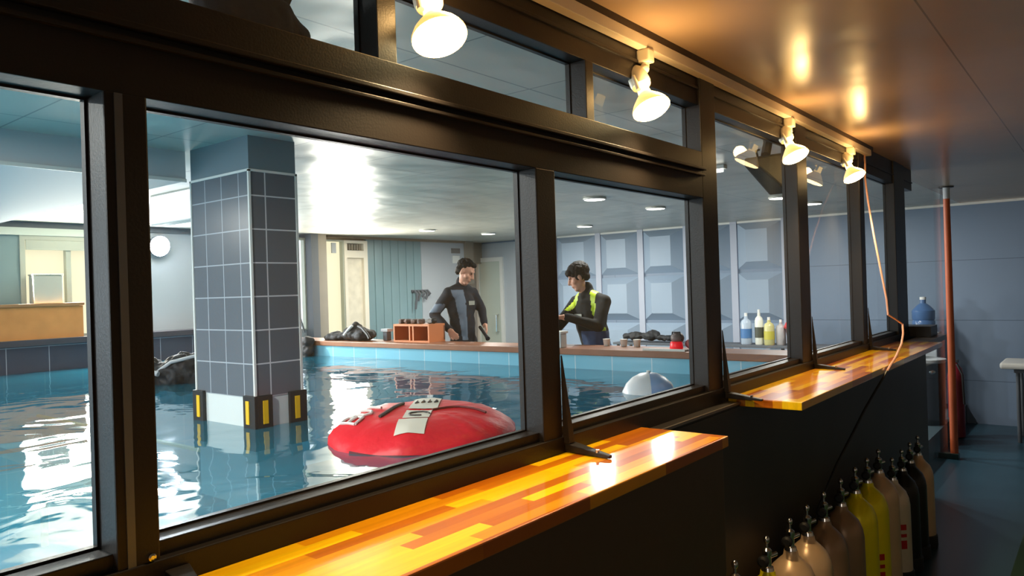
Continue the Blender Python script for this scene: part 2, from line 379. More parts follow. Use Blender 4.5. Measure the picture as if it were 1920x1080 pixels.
# glazed door with vent, pale frame
d1 = bpy.data.objects.new('door_1', None); C.objects.link(d1); d1.location = (-8.2, 6.8, -1.45); d1['kind'] = 'structure'
mb = MB(); mb.box(-8.25, -8.17, 6.56, 6.61, -1.45, .74); mb.box(-8.25, -8.17, 6.90, 6.97, -1.45, .74); mb.box(-8.25, -8.17, 6.61, 6.90, .50, .60); mb.box(-8.25, -8.17, 6.61, 6.90, .70, .74)
mb.build('door_frame', mat('cream_door_frame', (236, 226, 208), .5), d1)
B(-8.24, -8.22, 6.61, 6.90, -1.45, .50).build('curtained_pane', mat('glowing_beige_curtain', (206, 198, 180), .7, emit=(220, 206, 180), es=.25, var=.12, vscale=9), d1)  # daylight through the curtain put into its material as a faint glow
mb = MB()
for k in range(6): mb.box(-8.235, -8.205, 6.62+k*.046, 6.65+k*.046, .61, .69)
mb.build('vent_slats', M_brownpil, d1)
# wall with teal film, pale wall
mb = MB()
for k in range(14):
    y = 6.97 + k*.0771; mb.box(-8.24-.012*(k % 2), -8.2-.012*(k % 2), y, y+.0771, -1.45, .8)
struct(mb.build('wall_left_teal_boards', mat('teal_board_wall', (122, 150, 156), .35, var=.12, vscale=1.2)))
struct(B(-8.4, -8.2, 8.05, 9.02, -1.45, .8).build('wall_left_far', M_palewall))
struct(B(-8.4, -8.17, 6.28, 9.02, .765, .8).build('trim_7', mat('brown_cornice', (140, 120, 100), .5)))
struct(B(-8.35, -8.15, 9.02, 9.20, .10, .8).build('trim_8', M_brownpil))
struct(B(-8.9, -8.35, 9.02, 9.65, .45, .8).build('trim_9', M_brownpil))
struct(B(-9.0, -8.9, 8.8, 9.65, -1.45, .45).build('wall_passage', mat('glowing_beige_wall', (240, 208, 160), .6, emit=(255, 205, 140), es=.35)))  # warm passage light put into the wall material as a glow
d2 = bpy.data.objects.new('door_2', None); C.objects.link(d2); d2.location = (-8.15, 9.65, -1.45); d2['kind'] = 'structure'
mb = MB(); mb.box(-8.46, -8.40, 9.60, 9.65, -1.45, .54); mb.box(-7.94, -7.88, 9.60, 9.65, -1.45, .54); mb.box(-8.40, -7.94, 9.60, 9.65, .47, .54)
mb.build('door_frame', M_white, d2)
B(-8.40, -7.94, 9.62, 9.645, -1.45, .47).build('door_leaf', mat('pale_green_door_glass', (196, 206, 196), .3), d2)
MB().tube([(-8.0, 9.62, -.42), (-8.0, 9.55, -.43), (-8.0, 9.55, -.70), (-8.0, 9.62, -.71)], .012).build('door_handle', M_chrome, d2)
struct(B(-9.4, -8.9, 4.9, 9.65, -1.45, .8).build('wall_outer_left', M_palewall))
# dropped bulkhead beside the column
bk = struct(B(-8.2, -3.9, -2.5, 2.07, .64, .8).build('ceiling_bulkhead', M_concrete))
B(-3.9, -3.89, -2.5, 2.07, .632, .65).build('edge_trim', M_white, bk)

# tiled column standing in the pool
col = bpy.data.objects.new('trim_10', None); C.objects.link(col); col.location = (-3.58, 2.2, -2.2); col['kind'] = 'structure'
X0, X1, Y0, Y1 = -3.855, -3.30, 2.074, 2.345
B(X0, X1, Y0, Y1, .63, .8).build('painted_top', M_colpaint, col)
mb = MB(); mb.poly([(X1, Y0, -.50), (X1, Y1, -.50), (X1, Y1, .63), (X1, Y0, .63)]); mb.poly([(X0, Y1, -.50), (X0, Y0, -.50), (X0, Y0, .63), (X0, Y1, .63)])
mb.build('tiled_side', T_col, col)
mb = MB(); mb.poly([(X0, Y0, -.50), (X1, Y0, -.50), (X1, Y0, .63), (X0, Y0, .63)]); mb.poly([(X1, Y1, -.50), (X0, Y1, -.50), (X0, Y1, .63), (X1, Y1, .63)])
mb.build('tiled_face', T_col2, col)
B(X0-.006, X1+.006, Y0-.006, Y1+.006, .622, .634).build('tile_edge', M_white, col)
mb = MB()
for x, y in ((X0, Y0), (X1, Y0), (X1, Y1)): mb.box(x-.006, x+.006, y-.006, y+.006, -.5, .63)
mb.build('corner_bead', M_white, col)
B(X0+.004, X1-.004, Y0+.004, Y1-.004, -2.2, -.50).build('white_base', mat('white_column_base', (214, 220, 218), .5), col)
for i, (x, y, sx, sy, lb) in enumerate(((X0, Y0, -1, -1, 'left'), (X1, Y0, 1, -1, 'nearest'), (X1, Y1, 1, 1, 'right'))):
    g = thing('corner_guard', {'left': 'black corner guard with yellow strip on the left corner of the tiled column', 'nearest': 'black corner guard with two yellow strips on the front corner of the tiled column', 'right': 'black corner guard with yellow strip on the right corner of the tiled column'}[lb], 'corner guard', (x, y, -.72), 'corner guards round the column foot')
    t = .018; L = .085
    mb = MB()
    xa, xb = sorted((x+sx*t, x-sx*L)); ya, yb = sorted((y+sy*t, y))
    mb.box(xa, xb, ya, yb, -.76, -.49)
    xa, xb = sorted((x+sx*t, x)); ya, yb = sorted((y, y-sy*L))
    mb.box(xa, xb, ya, yb, -.76, -.49)
    mb.build('rubber_angle', M_rubber, g, bevel=.003)
    mb = MB(); xm = x-sx*L*.5; ym = y-sy*L*.5
    ya, yb = sorted((y+sy*(t+.004), y+sy*t)); mb.box(xm-.014, xm+.014, ya, yb, -.63, -.515); mb.build('yellow_strip', M_yel, g)
    mb = MB(); xa, xb = sorted((x+sx*(t+.004), x+sx*t)); mb.box(xa, xb, ym-.014, ym+.014, -.63, -.515); mb.build('yellow_strip', M_yel, g)

# submerged platform
pf = thing('submerged_platform', 'dark submerged platform with yellow edge and brown border on pool bottom', 'platform', (-5.6, 2.3, -2.2))
B(-7.9, -3.9, 2.3, 2.66, -1.12, -1.06).build('deck_panel', mat('navy_grating', (30, 50, 62), .6), pf)
MB().tube([(-7.9, 2.68, -1.06), (-3.75, 2.68, -1.06), (-3.6, 2.6, -1.06)], .022).build('yellow_edge', mat('yellow_tube', (214, 190, 40), .5), pf)
mb = MB(); mb.box(-7.9, -3.6, 1.92, 2.3, -1.12, -1.05); mb.box(-3.9, -3.3, 2.3, 3.2, -1.12, -1.05); mb.build('brown_border', mat('brown_submerged_board', (150, 96, 84), .6, var=.1), pf)
for x, y in ((-7.6, 2.0), (-3.6, 2.0), (-7.6, 2.6), (-3.6, 3.1)): MB().cyl((x, y, -2.2), (x, y, -1.12), .03).build('leg', M_rubber, pf)

# window wall: posts, rails, panes
def post(n, y0, y1, z1=.8, face=-1.14, label=None):
    p = struct(B(-1.207, face, y0, y1, -.44, z1).build('trim_%d' % n, M_frame, bevel=.003)); return p
post(11, .484, .547, .31)
B(-1.141, -1.138, .498, .510, -.40, .308).build('grey_lining', M_framein, bpy.data.objects['trim_11'])
MB().lathe([(.006, 0), (.006, .004), (.003, .005)], (-1.14, .533, -.388), (1, 0, 0), 12).build('screw', M_chrome, bpy.data.objects['trim_11'])
post(12, 1.537, 1.62, .31); post(13, 2.547, 2.675); post(14, 3.61, 3.755); post(15, 4.74, 4.84); post(16, 5.66, 5.99)
struct(B(-1.26, -1.14, -2.5, -2.4, -.44, .8).build('trim_17', M_frame))
mb = MB(); mb.box(-1.207, -1.14, -2.4, 2.547, .308, .475); mb.box(-1.14, -1.128, -2.4, 2.547, .385, .393); mb.box(-1.14, -1.122, -2.4, 2.547, .405, .415)
struct(mb.build('trim_18', M_frame, bevel=.002))
for n, y0, y1 in ((19, 1.02, 1.072), (20, 1.795, 1.835), (21, .22, .27)):
    p = struct(B(-1.207, -1.145, y0, y1, .475, .645).build('trim_%d' % n, M_frame, bevel=.002))
mb = MB(); mb.box(-1.21, -1.15, -2.5, 6.30, .645, .8); mb.box(-1.15, -1.143, -2.5, 6.30, .70, .71)
struct(mb.build('trim_22', M_frame, bevel=.002))
struct(B(-1.15, -1.112, -2.5, 4.975, .778, .8).build('trim_23', mat('dark_stained_board', (44, 32, 26), .5)))
mb = MB(); mb.box(-1.21, -1.155, -2.5, 6.30, -.465, -.372); mb.box(-1.155, -1.135, -2.5, 6.30, -.465, -.395); mb.box(-1.135, -1.09, -2.5, 6.3, -.465, -.448)
struct(mb.build('trim_24', M_frame, bevel=.002))
mb = MB(); mb.box(-1.092, -1.086, 2.02, 2.72, -.456, -.447)
struct(mb.build('trim_25', mat('worn_metal_edge', (150, 140, 132), .35, .8)))
panes = [(-2.4, .484, -.372, .308), (.547, 1.537, -.372, .308), (1.62, 2.547, -.372, .308), (2.675, 3.61, -.372, .645), (3.755, 4.74, -.372, .645), (4.84, 5.66, -.372, .645),
         (.27, 1.02, .475, .645), (1.072, 1.795, .475, .645), (1.835, 2.547, .475, .645)]
for i, (y0, y1, z0, z1) in enumerate(panes):
    w = bpy.data.objects.new('window_%d' % (i+1), None); C.objects.link(w); w.location = (-1.2, (y0+y1)/2, z0); w['kind'] = 'structure'
    f = .004; mb = MB()
    mb.box(-1.212, -1.198, y0, y1, z0, z0+f); mb.box(-1.212, -1.198, y0, y1, z1-f, z1)
    mb.box(-1.212, -1.198, y0, y0+f, z0+f, z1-f); mb.box(-1.212, -1.198, y1-f, y1, z0+f, z1-f)
    mb.build('gasket', M_frame, w)
    g = MB(); g.poly([(-1.205, y0+f, z0+f), (-1.205, y1-f, z0+f), (-1.205, y1-f, z1-f), (-1.205, y0+f, z1-f)]); g.build('glass_pane', M_glass, w)
# frameless glass from the end post to the pipe
w = bpy.data.objects.new('window_10', None); C.objects.link(w); w.location = (-1.2, 6.8, -1.65); w['kind'] = 'structure'
g = MB(); g.poly([(-1.17, 5.99, -.44), (-1.17, 7.66, -.44), (-1.17, 7.66, .8), (-1.17, 5.99, .8)]); g.build('glass_pane', M_glass, w)
g = MB(); g.poly([(-1.17, 6.32, -1.65), (-1.17, 7.66, -1.65), (-1.17, 7.66, -.44), (-1.17, 6.32, -.44)]); g.build('glass_pane', M_glass, w)

# dark cabinet block below the near shelf
cb = thing('bar_cabinet', 'glossy black cabinet under the near wooden shelf, below the first windows', 'cabinet', (-.97, .2, -1.65))
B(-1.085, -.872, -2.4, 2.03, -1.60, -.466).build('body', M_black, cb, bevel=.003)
B(-1.085, -.90, -2.4, 2.01, -1.65, -1.60).build('plinth', M_rubber, cb)

# shelves
def shelf(y0, y1, zt, label, x1=-.855):
    t = thing('wooden_shelf', label, 'shelf', (-1.0, y0, zt-.03), 'butcher block shelves along the windows')
    B(-1.134, x1, y0, y1, zt-.03, zt).build('board', M_wood, t, bevel=.003); return t
shelf(-1.4, 2.03, -.436, 'near orange butcher block shelf lit by the lamps, in the foreground')
shelf(2.70, 5.55, -.434, 'far orange butcher block shelf beyond the gap, ending at the cord', -.862)
struct(B(-1.09, -.95, 5.55, 6.30, -.47, -.434).build('trim_26', mat('grey_counter_end', (96, 84, 80), .35)))
struct(B(-1.25, -1.0, 6.0, 6.25, -.434, -.36).build('trim_27', M_frame))

# braces at the post feet
BRY = {0: .565, 1: 1.636, 2: 2.69, 3: 3.77, 4: 4.855}
for i, (y, lb) in enumerate(((.515, 'dark metal brace at the foot of the leftmost window post'), (1.63, 'dark metal brace lying on the near shelf at the second post'), (2.80, 'dark metal brace on the near end of the far shelf'), (3.92, 'dark metal brace on the middle of the far shelf'), (4.95, 'small dark metal brace at the far end of the far shelf'))):
    t = thing('post_brace', lb, 'brace', (-1.13, y, -.434), 'braces at the feet of the window posts')
    yy = BRY[i]
    MB().hexa([(-1.134, yy-.016, -.434), (-.99, yy-.03, -.434), (-.99, yy-.016, -.434), (-1.134, yy+.024, -.434),
               (-1.134, yy-.016, -.412), (-.99, yy-.03, -.426), (-.99, yy-.016, -.426), (-1.134, yy+.024, -.412)]).build('foot_bar', M_frame, t, bevel=.002)
    if i:
        MB().hexa([(-1.139, yy-.017, -.412), (-1.118, yy-.017, -.412), (-1.118, yy+.008, -.412), (-1.139, yy+.008, -.412),
               (-1.139, yy-.017, -.18), (-1.137, yy-.017, -.18), (-1.137, yy-.012, -.18), (-1.139, yy-.012, -.18)]).build('upright_bar', M_frame, t, bevel=.001)
    MB().cyl((-1.03, yy-.022, -.424), (-1.03, yy-.022, -.416), .005).build('screw', M_chrome, t)

# ---------------------------------------------------------------- lighting track and lamps
tr = tag(B(-1.146, -1.112, -1.5, 4.93, .742, .778).build('light_track', M_track, bevel=.003), 'cream lighting track under the dark board above the windows', 'lighting track')
NRM = Vector((.42, -.14, -.87)).normalized()
def lamp(y_ad, face, label):
    t = thing('track_spotlight', label, 'spotlight', (-1.129, y_ad, .742), 'spotlights on the track')
    face = Vector(face); n = NRM
    MB().box(-1.15, -1.106, y_ad-.02, y_ad+.02, .700, .742).build('adapter', M_lampw, t, bevel=.006)
    neck = face - n*.155
    MB().tube([(-1.128, y_ad, .712), (-1.128, y_ad-.004, .69), Vector((-1.128, y_ad-.008, .675))], .013, 12).build('arm', M_lampw, t, smooth=True)
    top = Vector((-1.128, y_ad-.01, .68))
    MB().cap(top, neck + n*.02, .016, .024).build('swivel', M_lampw, t, smooth=True)
    MB().lathe([(.014, -.012), (.024, 0), (.031, .015), (.033, .05), (.030, .062)], neck, n, 24).build('socket', M_lampw, t, smooth=True)
    MB().cyl(neck + n*.03 + Vector((0, -.03, 0)), neck + n*.085 + Vector((0, -.034, 0)), .007).build('clip', M_lampw, t)
    b = MB().lathe([(.017, .058), (.019, .08), (.021, .095)], neck, n, 24).build('bulb_neck', M_bulbneck, t, smooth=True)
    b = MB().lathe([(.021, .095), (.036, .112), (.052, .132), (.060, .147), (.060, .153)], neck, n, 32, cap=False).build('bulb', M_bulb, t, smooth=True)
    MB().lathe([(.058, .1535), (.054, .158), (.03, .162), (.001, .163)], neck, n, 32, cap=False).build('bulb_face', M_bulbface, b, smooth=True)
    l = bpy.data.lights.new('spot_glow', 'SPOT'); l.energy = 26*SPOT; l.color = (1.0, .70, .36); l.spot_size = math.radians(135); l.spot_blend = .6; l.shadow_soft_size = .05
    o = bpy.data.objects.new('spot_glow', l); C.objects.link(o); o.parent = t; o.location = face + n*.02 - t.location
    o.rotation_euler = n.to_track_quat('-Z', 'Y').to_euler()
    l = bpy.data.lights.new('back_glow', 'POINT'); l.energy = 1.8*SPOT; l.color = (1.0, .6, .22); l.shadow_soft_size = .03
    o = bpy.data.objects.new('back_glow', l); C.objects.link(o); o.parent = t; o.location = neck + n*.1 + Vector((.055, 0, .01)) - t.location
lamp(1.165, (-1.09, 1.145, .533), 'nearest lit spotlight on the track, largest, at the top of the picture')
lamp(2.121, (-1.09, 2.08, .540), 'second lit spotlight along the track from the nearest')
lamp(3.483, (-1.09, 3.44, .555), 'third lit spotlight along the track, in front of a post')
lamp(4.522, (-1.09, 4.44, .560), 'farthest and smallest lit spotlight on the track')

# cord
pts = [(-1.135, 4.86, .74), (-1.12, 4.80, .68), (-1.12, 4.791, .59), (-1.08, 4.676, .435), (-1.04, 4.60, .25), (-1.0, 4.547, .06), (-.96, 4.49, -.12), (-.95, 4.468, -.205), (-.92, 4.52, -.235), (-.9, 4.568, -.262), (-.885, 4.50, -.31), (-.875, 4.40, -.36), (-.86, 4.192, -.405), (-.848, 4.019, -.428), (-.852, 3.95, -.455)]
cd = thing('power_cord', 'thin pinkish cord hanging from the track and over the far shelf edge', 'cord', (-1.12, 4.8, .76))
MB().tube(pts, .0055, 6).build('pale_run', mat('pink_cord', (206, 158, 140), .5), cd, smooth=True)
MB().tube([(-.852, 3.95, -.455), (-.87, 3.775, -.534), (-.885, 3.64, -.60), (-.9, 3.504, -.678), (-.94, 3.38, -.80), (-1.0, 3.3, -.98), (-1.07, 3.26, -1.3)], .006, 6).build('black_run', M_rubber, cd, smooth=True)

# ---------------------------------------------------------------- diving cylinders
def cylinder(i, x, y, h, rgb, label, redlabel=False, r=.087):
    lean = Vector((-.012, 0, 1)).normalized()
    t = thing('diving_cylinder', label, 'diving cylinder', (x, y, -1.65), 'diving cylinders in a row along the dark wall')
    o = Vector((x, y, -1.65 + .001)); m = mat('tank_%s_%s_%s' % rgb, rgb, .33, .25, var=.06)
    MB().lathe([(.02, .045), (r*.7, .035), (r, .05), (r, h-.13), (r*.94, h-.095), (r*.78, h-.06), (r*.5, h-.035), (.028, h-.02), (.024, h)], o, lean, 28).build('body', m, t, smooth=True)
    MB().lathe([(r+.006, 0), (r+.008, .01), (r+.007, .07), (r+.001, .075)], o, lean, 28).build('boot', M_rubber, t, smooth=True)
    tp = o + lean*h
    ch = M_chrome
    MB().lathe([(.024, -.005), (.02, .012), (.014, .016), (.014, .05), (.017, .055), (.016, .07), (.008, .078)], tp, lean, 16).build('valve', ch, t, smooth=True)
    a = tp + lean*.045
    MB().cyl(a, a + Vector((.012, .05, 0)), .009, .009, 12).build('outlet', ch, t, smooth=True)
    MB().lathe([(.012, .035), (.019, .04), (.02, .058), (.012, .064)], a, (.1, -1, 0), 10).build('knob', M_rubber, t, smooth=True)
    MB().ell(tp + lean*.105, (.011, .011, .014)).build('dust_cap', ch, t, smooth=True)
    MB().cyl(tp+lean*.07, tp+lean*.1, .005).build('stem', ch, t)
    if redlabel:
        x_, y_, z_ = frame_of(lean); L = MB()
        ang = [math.radians(v) for v in (-80, -65, -50, -35)]
        for za, zb in ((.20, .245), (.262, .28), (.30, .33)):
            for a0, a1 in zip(ang, ang[1:]):
                c = lambda a_, zz: o + lean*zz + (Vector((math.cos(a_), math.sin(a_), 0)))*(r+.0015)
                L.poly([c(a0, za), c(a1, za), c(a1, zb), c(a0, zb)])
        L.build('red_label', M_red, t)
TAN, BRN, YEL, GRY, BLK = (216, 186, 150), (156, 128, 102), (252, 236, 0), (222, 208, 186), (26, 26, 26)
LST = [(-1.005, 2.41, TAN, 'diving cylinder nearest the camera, only its chrome valve showing', 0), (-1.0, 2.66, YEL, 'yellow diving cylinder, second in the row, cut by the picture edge', 0),
 (-.995, 2.88, TAN, 'tan diving cylinder just behind the nearest yellow one', 0), (-1.0, 3.11, TAN, 'tan diving cylinder, fourth in the row, with a highlight on its shoulder', 0),
 (-1.005, 3.36, BRN, 'brown diving cylinder, fifth in the row', 0), (-1.005, 3.63, BRN, 'brown diving cylinder directly before the pair of yellow ones', 0),
 (-1.0, 3.87, YEL, 'yellow diving cylinder, nearer of the adjacent yellow pair', 0), (-.98, 4.10, YEL, 'tall bright yellow diving cylinder with red label, farther of the pair', 1),
 (-.985, 4.32, TAN, 'tan diving cylinder directly behind the labelled yellow one', 0), (-.95, 4.53, GRY, 'grey tan diving cylinder with red label, fourth from the far end', 1),
 (-.955, 4.74, BLK, 'black diving cylinder next to the labelled grey one', 0), (-.955, 4.93, BLK, 'black diving cylinder, second from the far end', 0), (-.95, 5.13, TAN, 'pale tan diving cylinder at the far end of the row', 0)]
TY = (2.27, 2.55, 2.79, 2.99, 3.21, 3.46, 3.70, 3.92, 4.15, 4.44, 4.68, 4.90, 5.13)
for i, (x, y, c, lb, rl) in enumerate(LST): cylinder(i, -.94, TY[i], .65 if i < 9 else .55, c, lb, rl, .088 if i < 9 else .08)

# ---------------------------------------------------------------- corridor things
t = thing('pipe', 'orange vertical pipe from floor to ceiling at the end of the glass', 'pipe', (-1.13, 7.72, -1.65))
MB().cyl((-1.13, 7.72, -1.65), (-1.13, 7.72, .69), .033, .027, 20).build('shaft', M_pipe, t, smooth=True)
MB().cyl((-1.13, 7.72, .69), (-1.13, 7.72, .79), .028, .028, 20).build('pale_sleeve', M_palewall, t, smooth=True)
MB().cyl((-1.13, 7.72, .79), (-1.13, 7.72, .8), .06, .06, 20).build('ceiling_flange', M_rubber, t)
B(-1.42, -1.09, 7.66, 7.74, -1.65, -1.60).build('foot_bar', mat('dark_green_metal', (36, 54, 50), .3, .4), t, bevel=.004)
t = thing('fire_extinguisher', 'dark red fire extinguisher half hidden behind the orange pipe', 'fire extinguisher', (-1.25, 8.75, -1.65))
MB().lathe([(.05, 0), (.075, .01), (.075, .62), (.06, .70), (.03, .74), (.02, .76)], (-1.25, 8.75, -1.65), (0, 0, 1), 24).build('cylinder', M_darkred, t, smooth=True)
MB().box(-1.28, -1.22, 8.73, 8.77, -.89, -.86).build('handle', M_rubber, t, bevel=.003)
MB().tube([(-1.23, 8.70, -.90), (-1.18, 8.67, -1.0), (-1.17, 8.68, -1.3)], .01).build('hose', M_rubber, t, smooth=True)
t = thing('waste_bin', 'black bin with a pale rim standing between the dark wall and the orange pipe', 'bin', (-1.40, 8.3, -1.65))
MB().lathe([(.14, 0), (.17, .01), (.19, .80), (.18, .80), (.16, .05)], (-1.46, 8.3, -1.65), (0, 0, 1), 24).build('body', M_rubber, t, smooth=True)
MB().lathe([(.19, .80), (.2, .81), (.2, .835), (.185, .84)], (-1.46, 8.3, -1.65), (0, 0, 1), 24, cap=False).build('rim', M_palewall, t, smooth=True)
MB().ell((-1.38, 8.16, -.93), (.05, .03, .03)).build('clasp', M_chrome, t, smooth=True)
t = thing('water_jug', 'blue water jug on the pale stand beyond the glass, beside the orange pipe', 'water jug', (-1.62, 9.3, -.62))
MB().lathe([(.10, 0), (.115, .02), (.115, .12), (.105, .135), (.115, .15), (.115, .24), (.06, .30), (.03, .32), (.03, .36)], (-1.62, 9.3, -.62), (0, 0, 1), 24).build('bottle', mat('blue_jug', (72, 104, 150), .2), t, smooth=True)
MB().cyl((-1.62, 9.3, -.26), (-1.62, 9.3, -.23), .032).build('cap', M_white, t)
t = thing('dispenser_stand', 'pale grey stand carrying the blue water jug', 'stand', (-1.62, 9.3, -1.45))
B(-1.76, -1.48, 9.18, 9.44, -1.45, -.66).build('body', M_palewall, t, bevel=.01)
B(-1.77, -1.47, 9.17, 9.45, -.66, -.62).build('top_plate', M_white, t, bevel=.005)
# table and stool at the right
t = thing('folding_table', 'white topped folding table with dark legs at the right wall end', 'table', (-.2, 8.95, -1.65))
B(-.86, .7, 8.65, 9.2, -.93, -.87).build('tabletop', mat('white_tabletop', (205, 205, 200), .4), t, bevel=.02)
mb = MB(); mb.box(-.75, .6, 8.72, 8.75, -.97, -.93); mb.box(-.75, .6, 9.1, 9.13, -.97, -.93); mb.build('apron', M_framein, t)
for x in (-.72, .55):
    for y in (8.74, 9.11): MB().cyl((x, y, -1.65), (x, y, -.95), .018).build('leg', M_darkpil, t)
t = thing('stool', 'stool with white metal legs in front of the white table', 'stool', (-.42, 7.9, -1.65))
MB().lathe([(.17, 0), (.18, .01), (.18, .035), (.16, .05)], (-.42, 7.9, -1.23), (0, 0, 1), 24).build('seat', M_rubber, t, smooth=True)
for a in (45, 135, 225, 315):
    c, s_ = math.cos(math.radians(a)), math.sin(math.radians(a))
    MB().tube([(-.42+c*.14, 7.9+s_*.14, -1.23), (-.42+c*.2, 7.9+s_*.2, -1.65)], .012).build('leg', M_white, t, smooth=True)
MB().tube([(-.42+math.cos(a/8*math.pi)*.175, 7.9+math.sin(a/8*math.pi)*.175, -1.5) for a in range(17)], .008).build('foot_ring', M_white, t, smooth=True)
tag(B(-.46, 1.4, 2.2, 7.4, -1.65, -1.63).build('floor_mat', M_mat, loc=(0, 4, -1.65), bevel=.005), 'dark green mat on the corridor floor at the right picture edge', 'floor mat')

# ---------------------------------------------------------------- pool room lights
def down(x, y, label, k=1):
    t = thing('downlight', label, 'ceiling light', (x, y, .8), 'round lights in the pool room ceiling')
    MB().lathe([(.10, 0), (.105, -.004), (.105, -.016), (.092, -.018)], (x, y, .8), (0, 0, 1), 24, cap=False).build('rim', M_white, t, smooth=True)
    MB().cyl((x, y, .782), (x, y, .786), .094, .094, 24).build('lens', M_down, t)
    area('downlight_glow', (x, y, .775), (0, 0, -1), .15, .15, 9*POOLL*k, (1, .97, .9), parent=t); return t
for x, y, lb in ((-6.89, 6.89, 'round ceiling light left of the head of the person in grey, nearest the curtained windows'), (-6.84, 8.05, 'round ceiling light above and right of the person in grey'),
    (-3.62, 5.76, 'brightest round ceiling light above the person with lime stripes'), (-3.66, 7.0, 'round ceiling light right of the brightest one, in the second large window'),
    (-5.35, 8.25, 'lowest round ceiling light in the second large window'), (-2.44, 7.18, 'round ceiling light beside the fourth post, left of it'), (-2.40, 8.03, 'round ceiling light just right of the fourth post')):
    down(x, y, lb)
for x, y, z, lb in ((-2.6, .5, .8, 'added unseen fill light over the near end of the pool, right of the bulkhead'), (-3.3, -.9, .8, 'added unseen fill light over the pool beyond the left picture edge'),
    (-5.2, .7, .64, 'added unseen fill light under the dropped bulkhead over the pool'), (-2.2, -1.6, .8, 'added unseen fill light nearest the camera side wall of the pool room')):
    t = down(x, y, lb, 2.0)  # unseen downlights added to brighten the float and near water
    if z < .8: t.location.z = z
t = thing('streak_bar', 'slim glowing bar added for the bright streak past the third post', 'ceiling light', (-2.2, 4.9, .8))  # added glowing bar in place of a bright streak
B(-2.36, -2.02, 4.86, 4.92, .775, .8).build('housing', M_white, t, bevel=.004)
MB().cyl((-2.34, 4.89, .765), (-2.04, 4.89, .765), .012).build('tube', M_down, t)
t = thing('floodlight', 'dazzling white floodlight on the far wall left of the column', 'floodlight', (-8.2, 3.99, .63))
MB().lathe([(.08, 0), (.11, .03), (.12, .08), (.112, .085)], (-8.2, 3.99, .60), (1, 0, -.15), 24).build('housing', M_darkpil, t, smooth=True)
MB().lathe([(.11, .086), (.1, .095), (.001, .10)], (-8.2, 3.99, .60), (1, 0, -.15), 24, cap=False).build('lens', M_led, t, smooth=True)
area('floodlight_glow', (-8.05, 3.99, .58), (1, -.15, -.25), .12, .12, 30*POOLL, (.86, .92, 1.0), parent=t)
t = thing('light_box', 'glowing white box hanging from the ceiling left of the column', 'light', (-5.3, 2.8, .8))
B(-5.75, -5.02, 2.76, 2.86, .57, .80).build('housing', M_white, t, bevel=.004)
B(-5.73, -5.04, 2.752, 2.76, .585, .785).build('face', M_lightbox, t)

# ---------------------------------------------------------------- pool room furniture and gear
t = thing('reception_counter', 'orange wooden counter before the bright windows at the left', 'counter', (-8.1, 2.7, -.34))
B(-8.16, -8.0, 1.2, 3.14, -.34, -.03).build('front_panel', M_counter, t)
B(-8.17, -7.985, 1.2, 3.15, -.03, .0).build('top', mat('worn_counter_edge', (150, 108, 70), .5), t, bevel=.004)
t = thing('storage_box', 'grey white box standing on the counter against the left window', 'box', (-8.1, 2.84, 0))
B(-8.16, -8.04, 2.72, 2.98, .0, .27).build('body', mat('pale_box', (176, 178, 168), .6), t, bevel=.008)
B(-8.165, -8.035, 2.715, 2.985, .27, .285).build('lid', M_winframe, t, bevel=.004)

def lumps(name, blobs, m, parent, vox=.014, disp=.012, ds=14, sm=3):
    mb = MB()
    for c, r in blobs: mb.ell(c, r)
    return mb.build(name, m, parent, remesh=vox, smooth_it=sm, disp=disp, dscale=ds)
# vest kit floating left of the column
t = thing('buoyancy_vest', 'black dive vest floating in the water left of the column', 'dive vest', (-5.7, 2.9, -.65))
lumps('vest_body', [((-5.85, 2.75, -.60), (.16, .2, .14)), ((-5.68, 2.95, -.58), (.14, .2, .16)), ((-5.5, 3.1, -.61), (.12, .16, .12)), ((-5.9, 2.6, -.63), (.12, .14, .1))], M_gear, t, disp=.03)
MB().tube([(-5.7, 2.72, -.57), (-5.62, 2.82, -.48), (-5.5, 2.95, -.44), (-5.42, 3.05, -.52)], .014).build('hose', M_geargrey, t, smooth=True)
MB().tube([(-5.86, 2.58, -.6), (-5.74, 2.66, -.53), (-5.62, 2.72, -.56)], .02).build('strap', M_geargrey, t, smooth=True)
lumps('pale_pouch', [((-5.78, 2.6, -.62), (.1, .07, .05))], M_geargrey, t, disp=.015)
# gear hanging on the far ledge right of the column
t = thing('hanging_dive_gear', 'tall heap of black dive gear hanging into the pool right of the column', 'dive gear', (-6.95, 4.85, -.6))
lumps('vest_body', [((-7.05, 4.80, -.35), (.16, .12, .24)), ((-6.98, 4.82, -.55), (.2, .12, .2)), ((-6.85, 4.84, -.72), (.2, .1, .14)), ((-7.1, 4.8, -.15), (.08, .08, .12)), ((-6.75, 4.86, -.56), (.12, .08, .12))], M_gear, t, disp=.03)
for x in (-6.98, -6.76):
    MB().tube([(x, 4.70, -.42), (x-.02, 4.66, -.5), (x-.02, 4.66, -.62), (x+.05, 4.68, -.70)], .014).build('strap', M_geargrey, t, smooth=True)
MB().tube([(-6.95, 4.86, -.2), (-6.86, 4.84, -.14), (-6.80, 4.84, -.24), (-6.76, 4.86, -.40)], .011).build('hose', M_darkpil, t, smooth=True)
t = thing('dive_gear_pile', 'black dive gear with white strap lying on the wooden pool ledge', 'dive gear', (-6.2, 5.1, -.49))
lumps('gear_body', [((-6.5, 5.1, -.46), (.2, .12, .05)), ((-6.22, 5.1, -.42), (.15, .12, .08)), ((-6.08, 5.1, -.43), (.14, .12, .07)), ((-6.2, 5.1, -.36), (.07, .08, .06))], M_gear, t, disp=.02)
MB().tube([(-6.25, 4.98, -.43), (-6.2, 5.0, -.37), (-6.16, 5.02, -.33)], .016).build('white_strap', M_white, t, smooth=True)
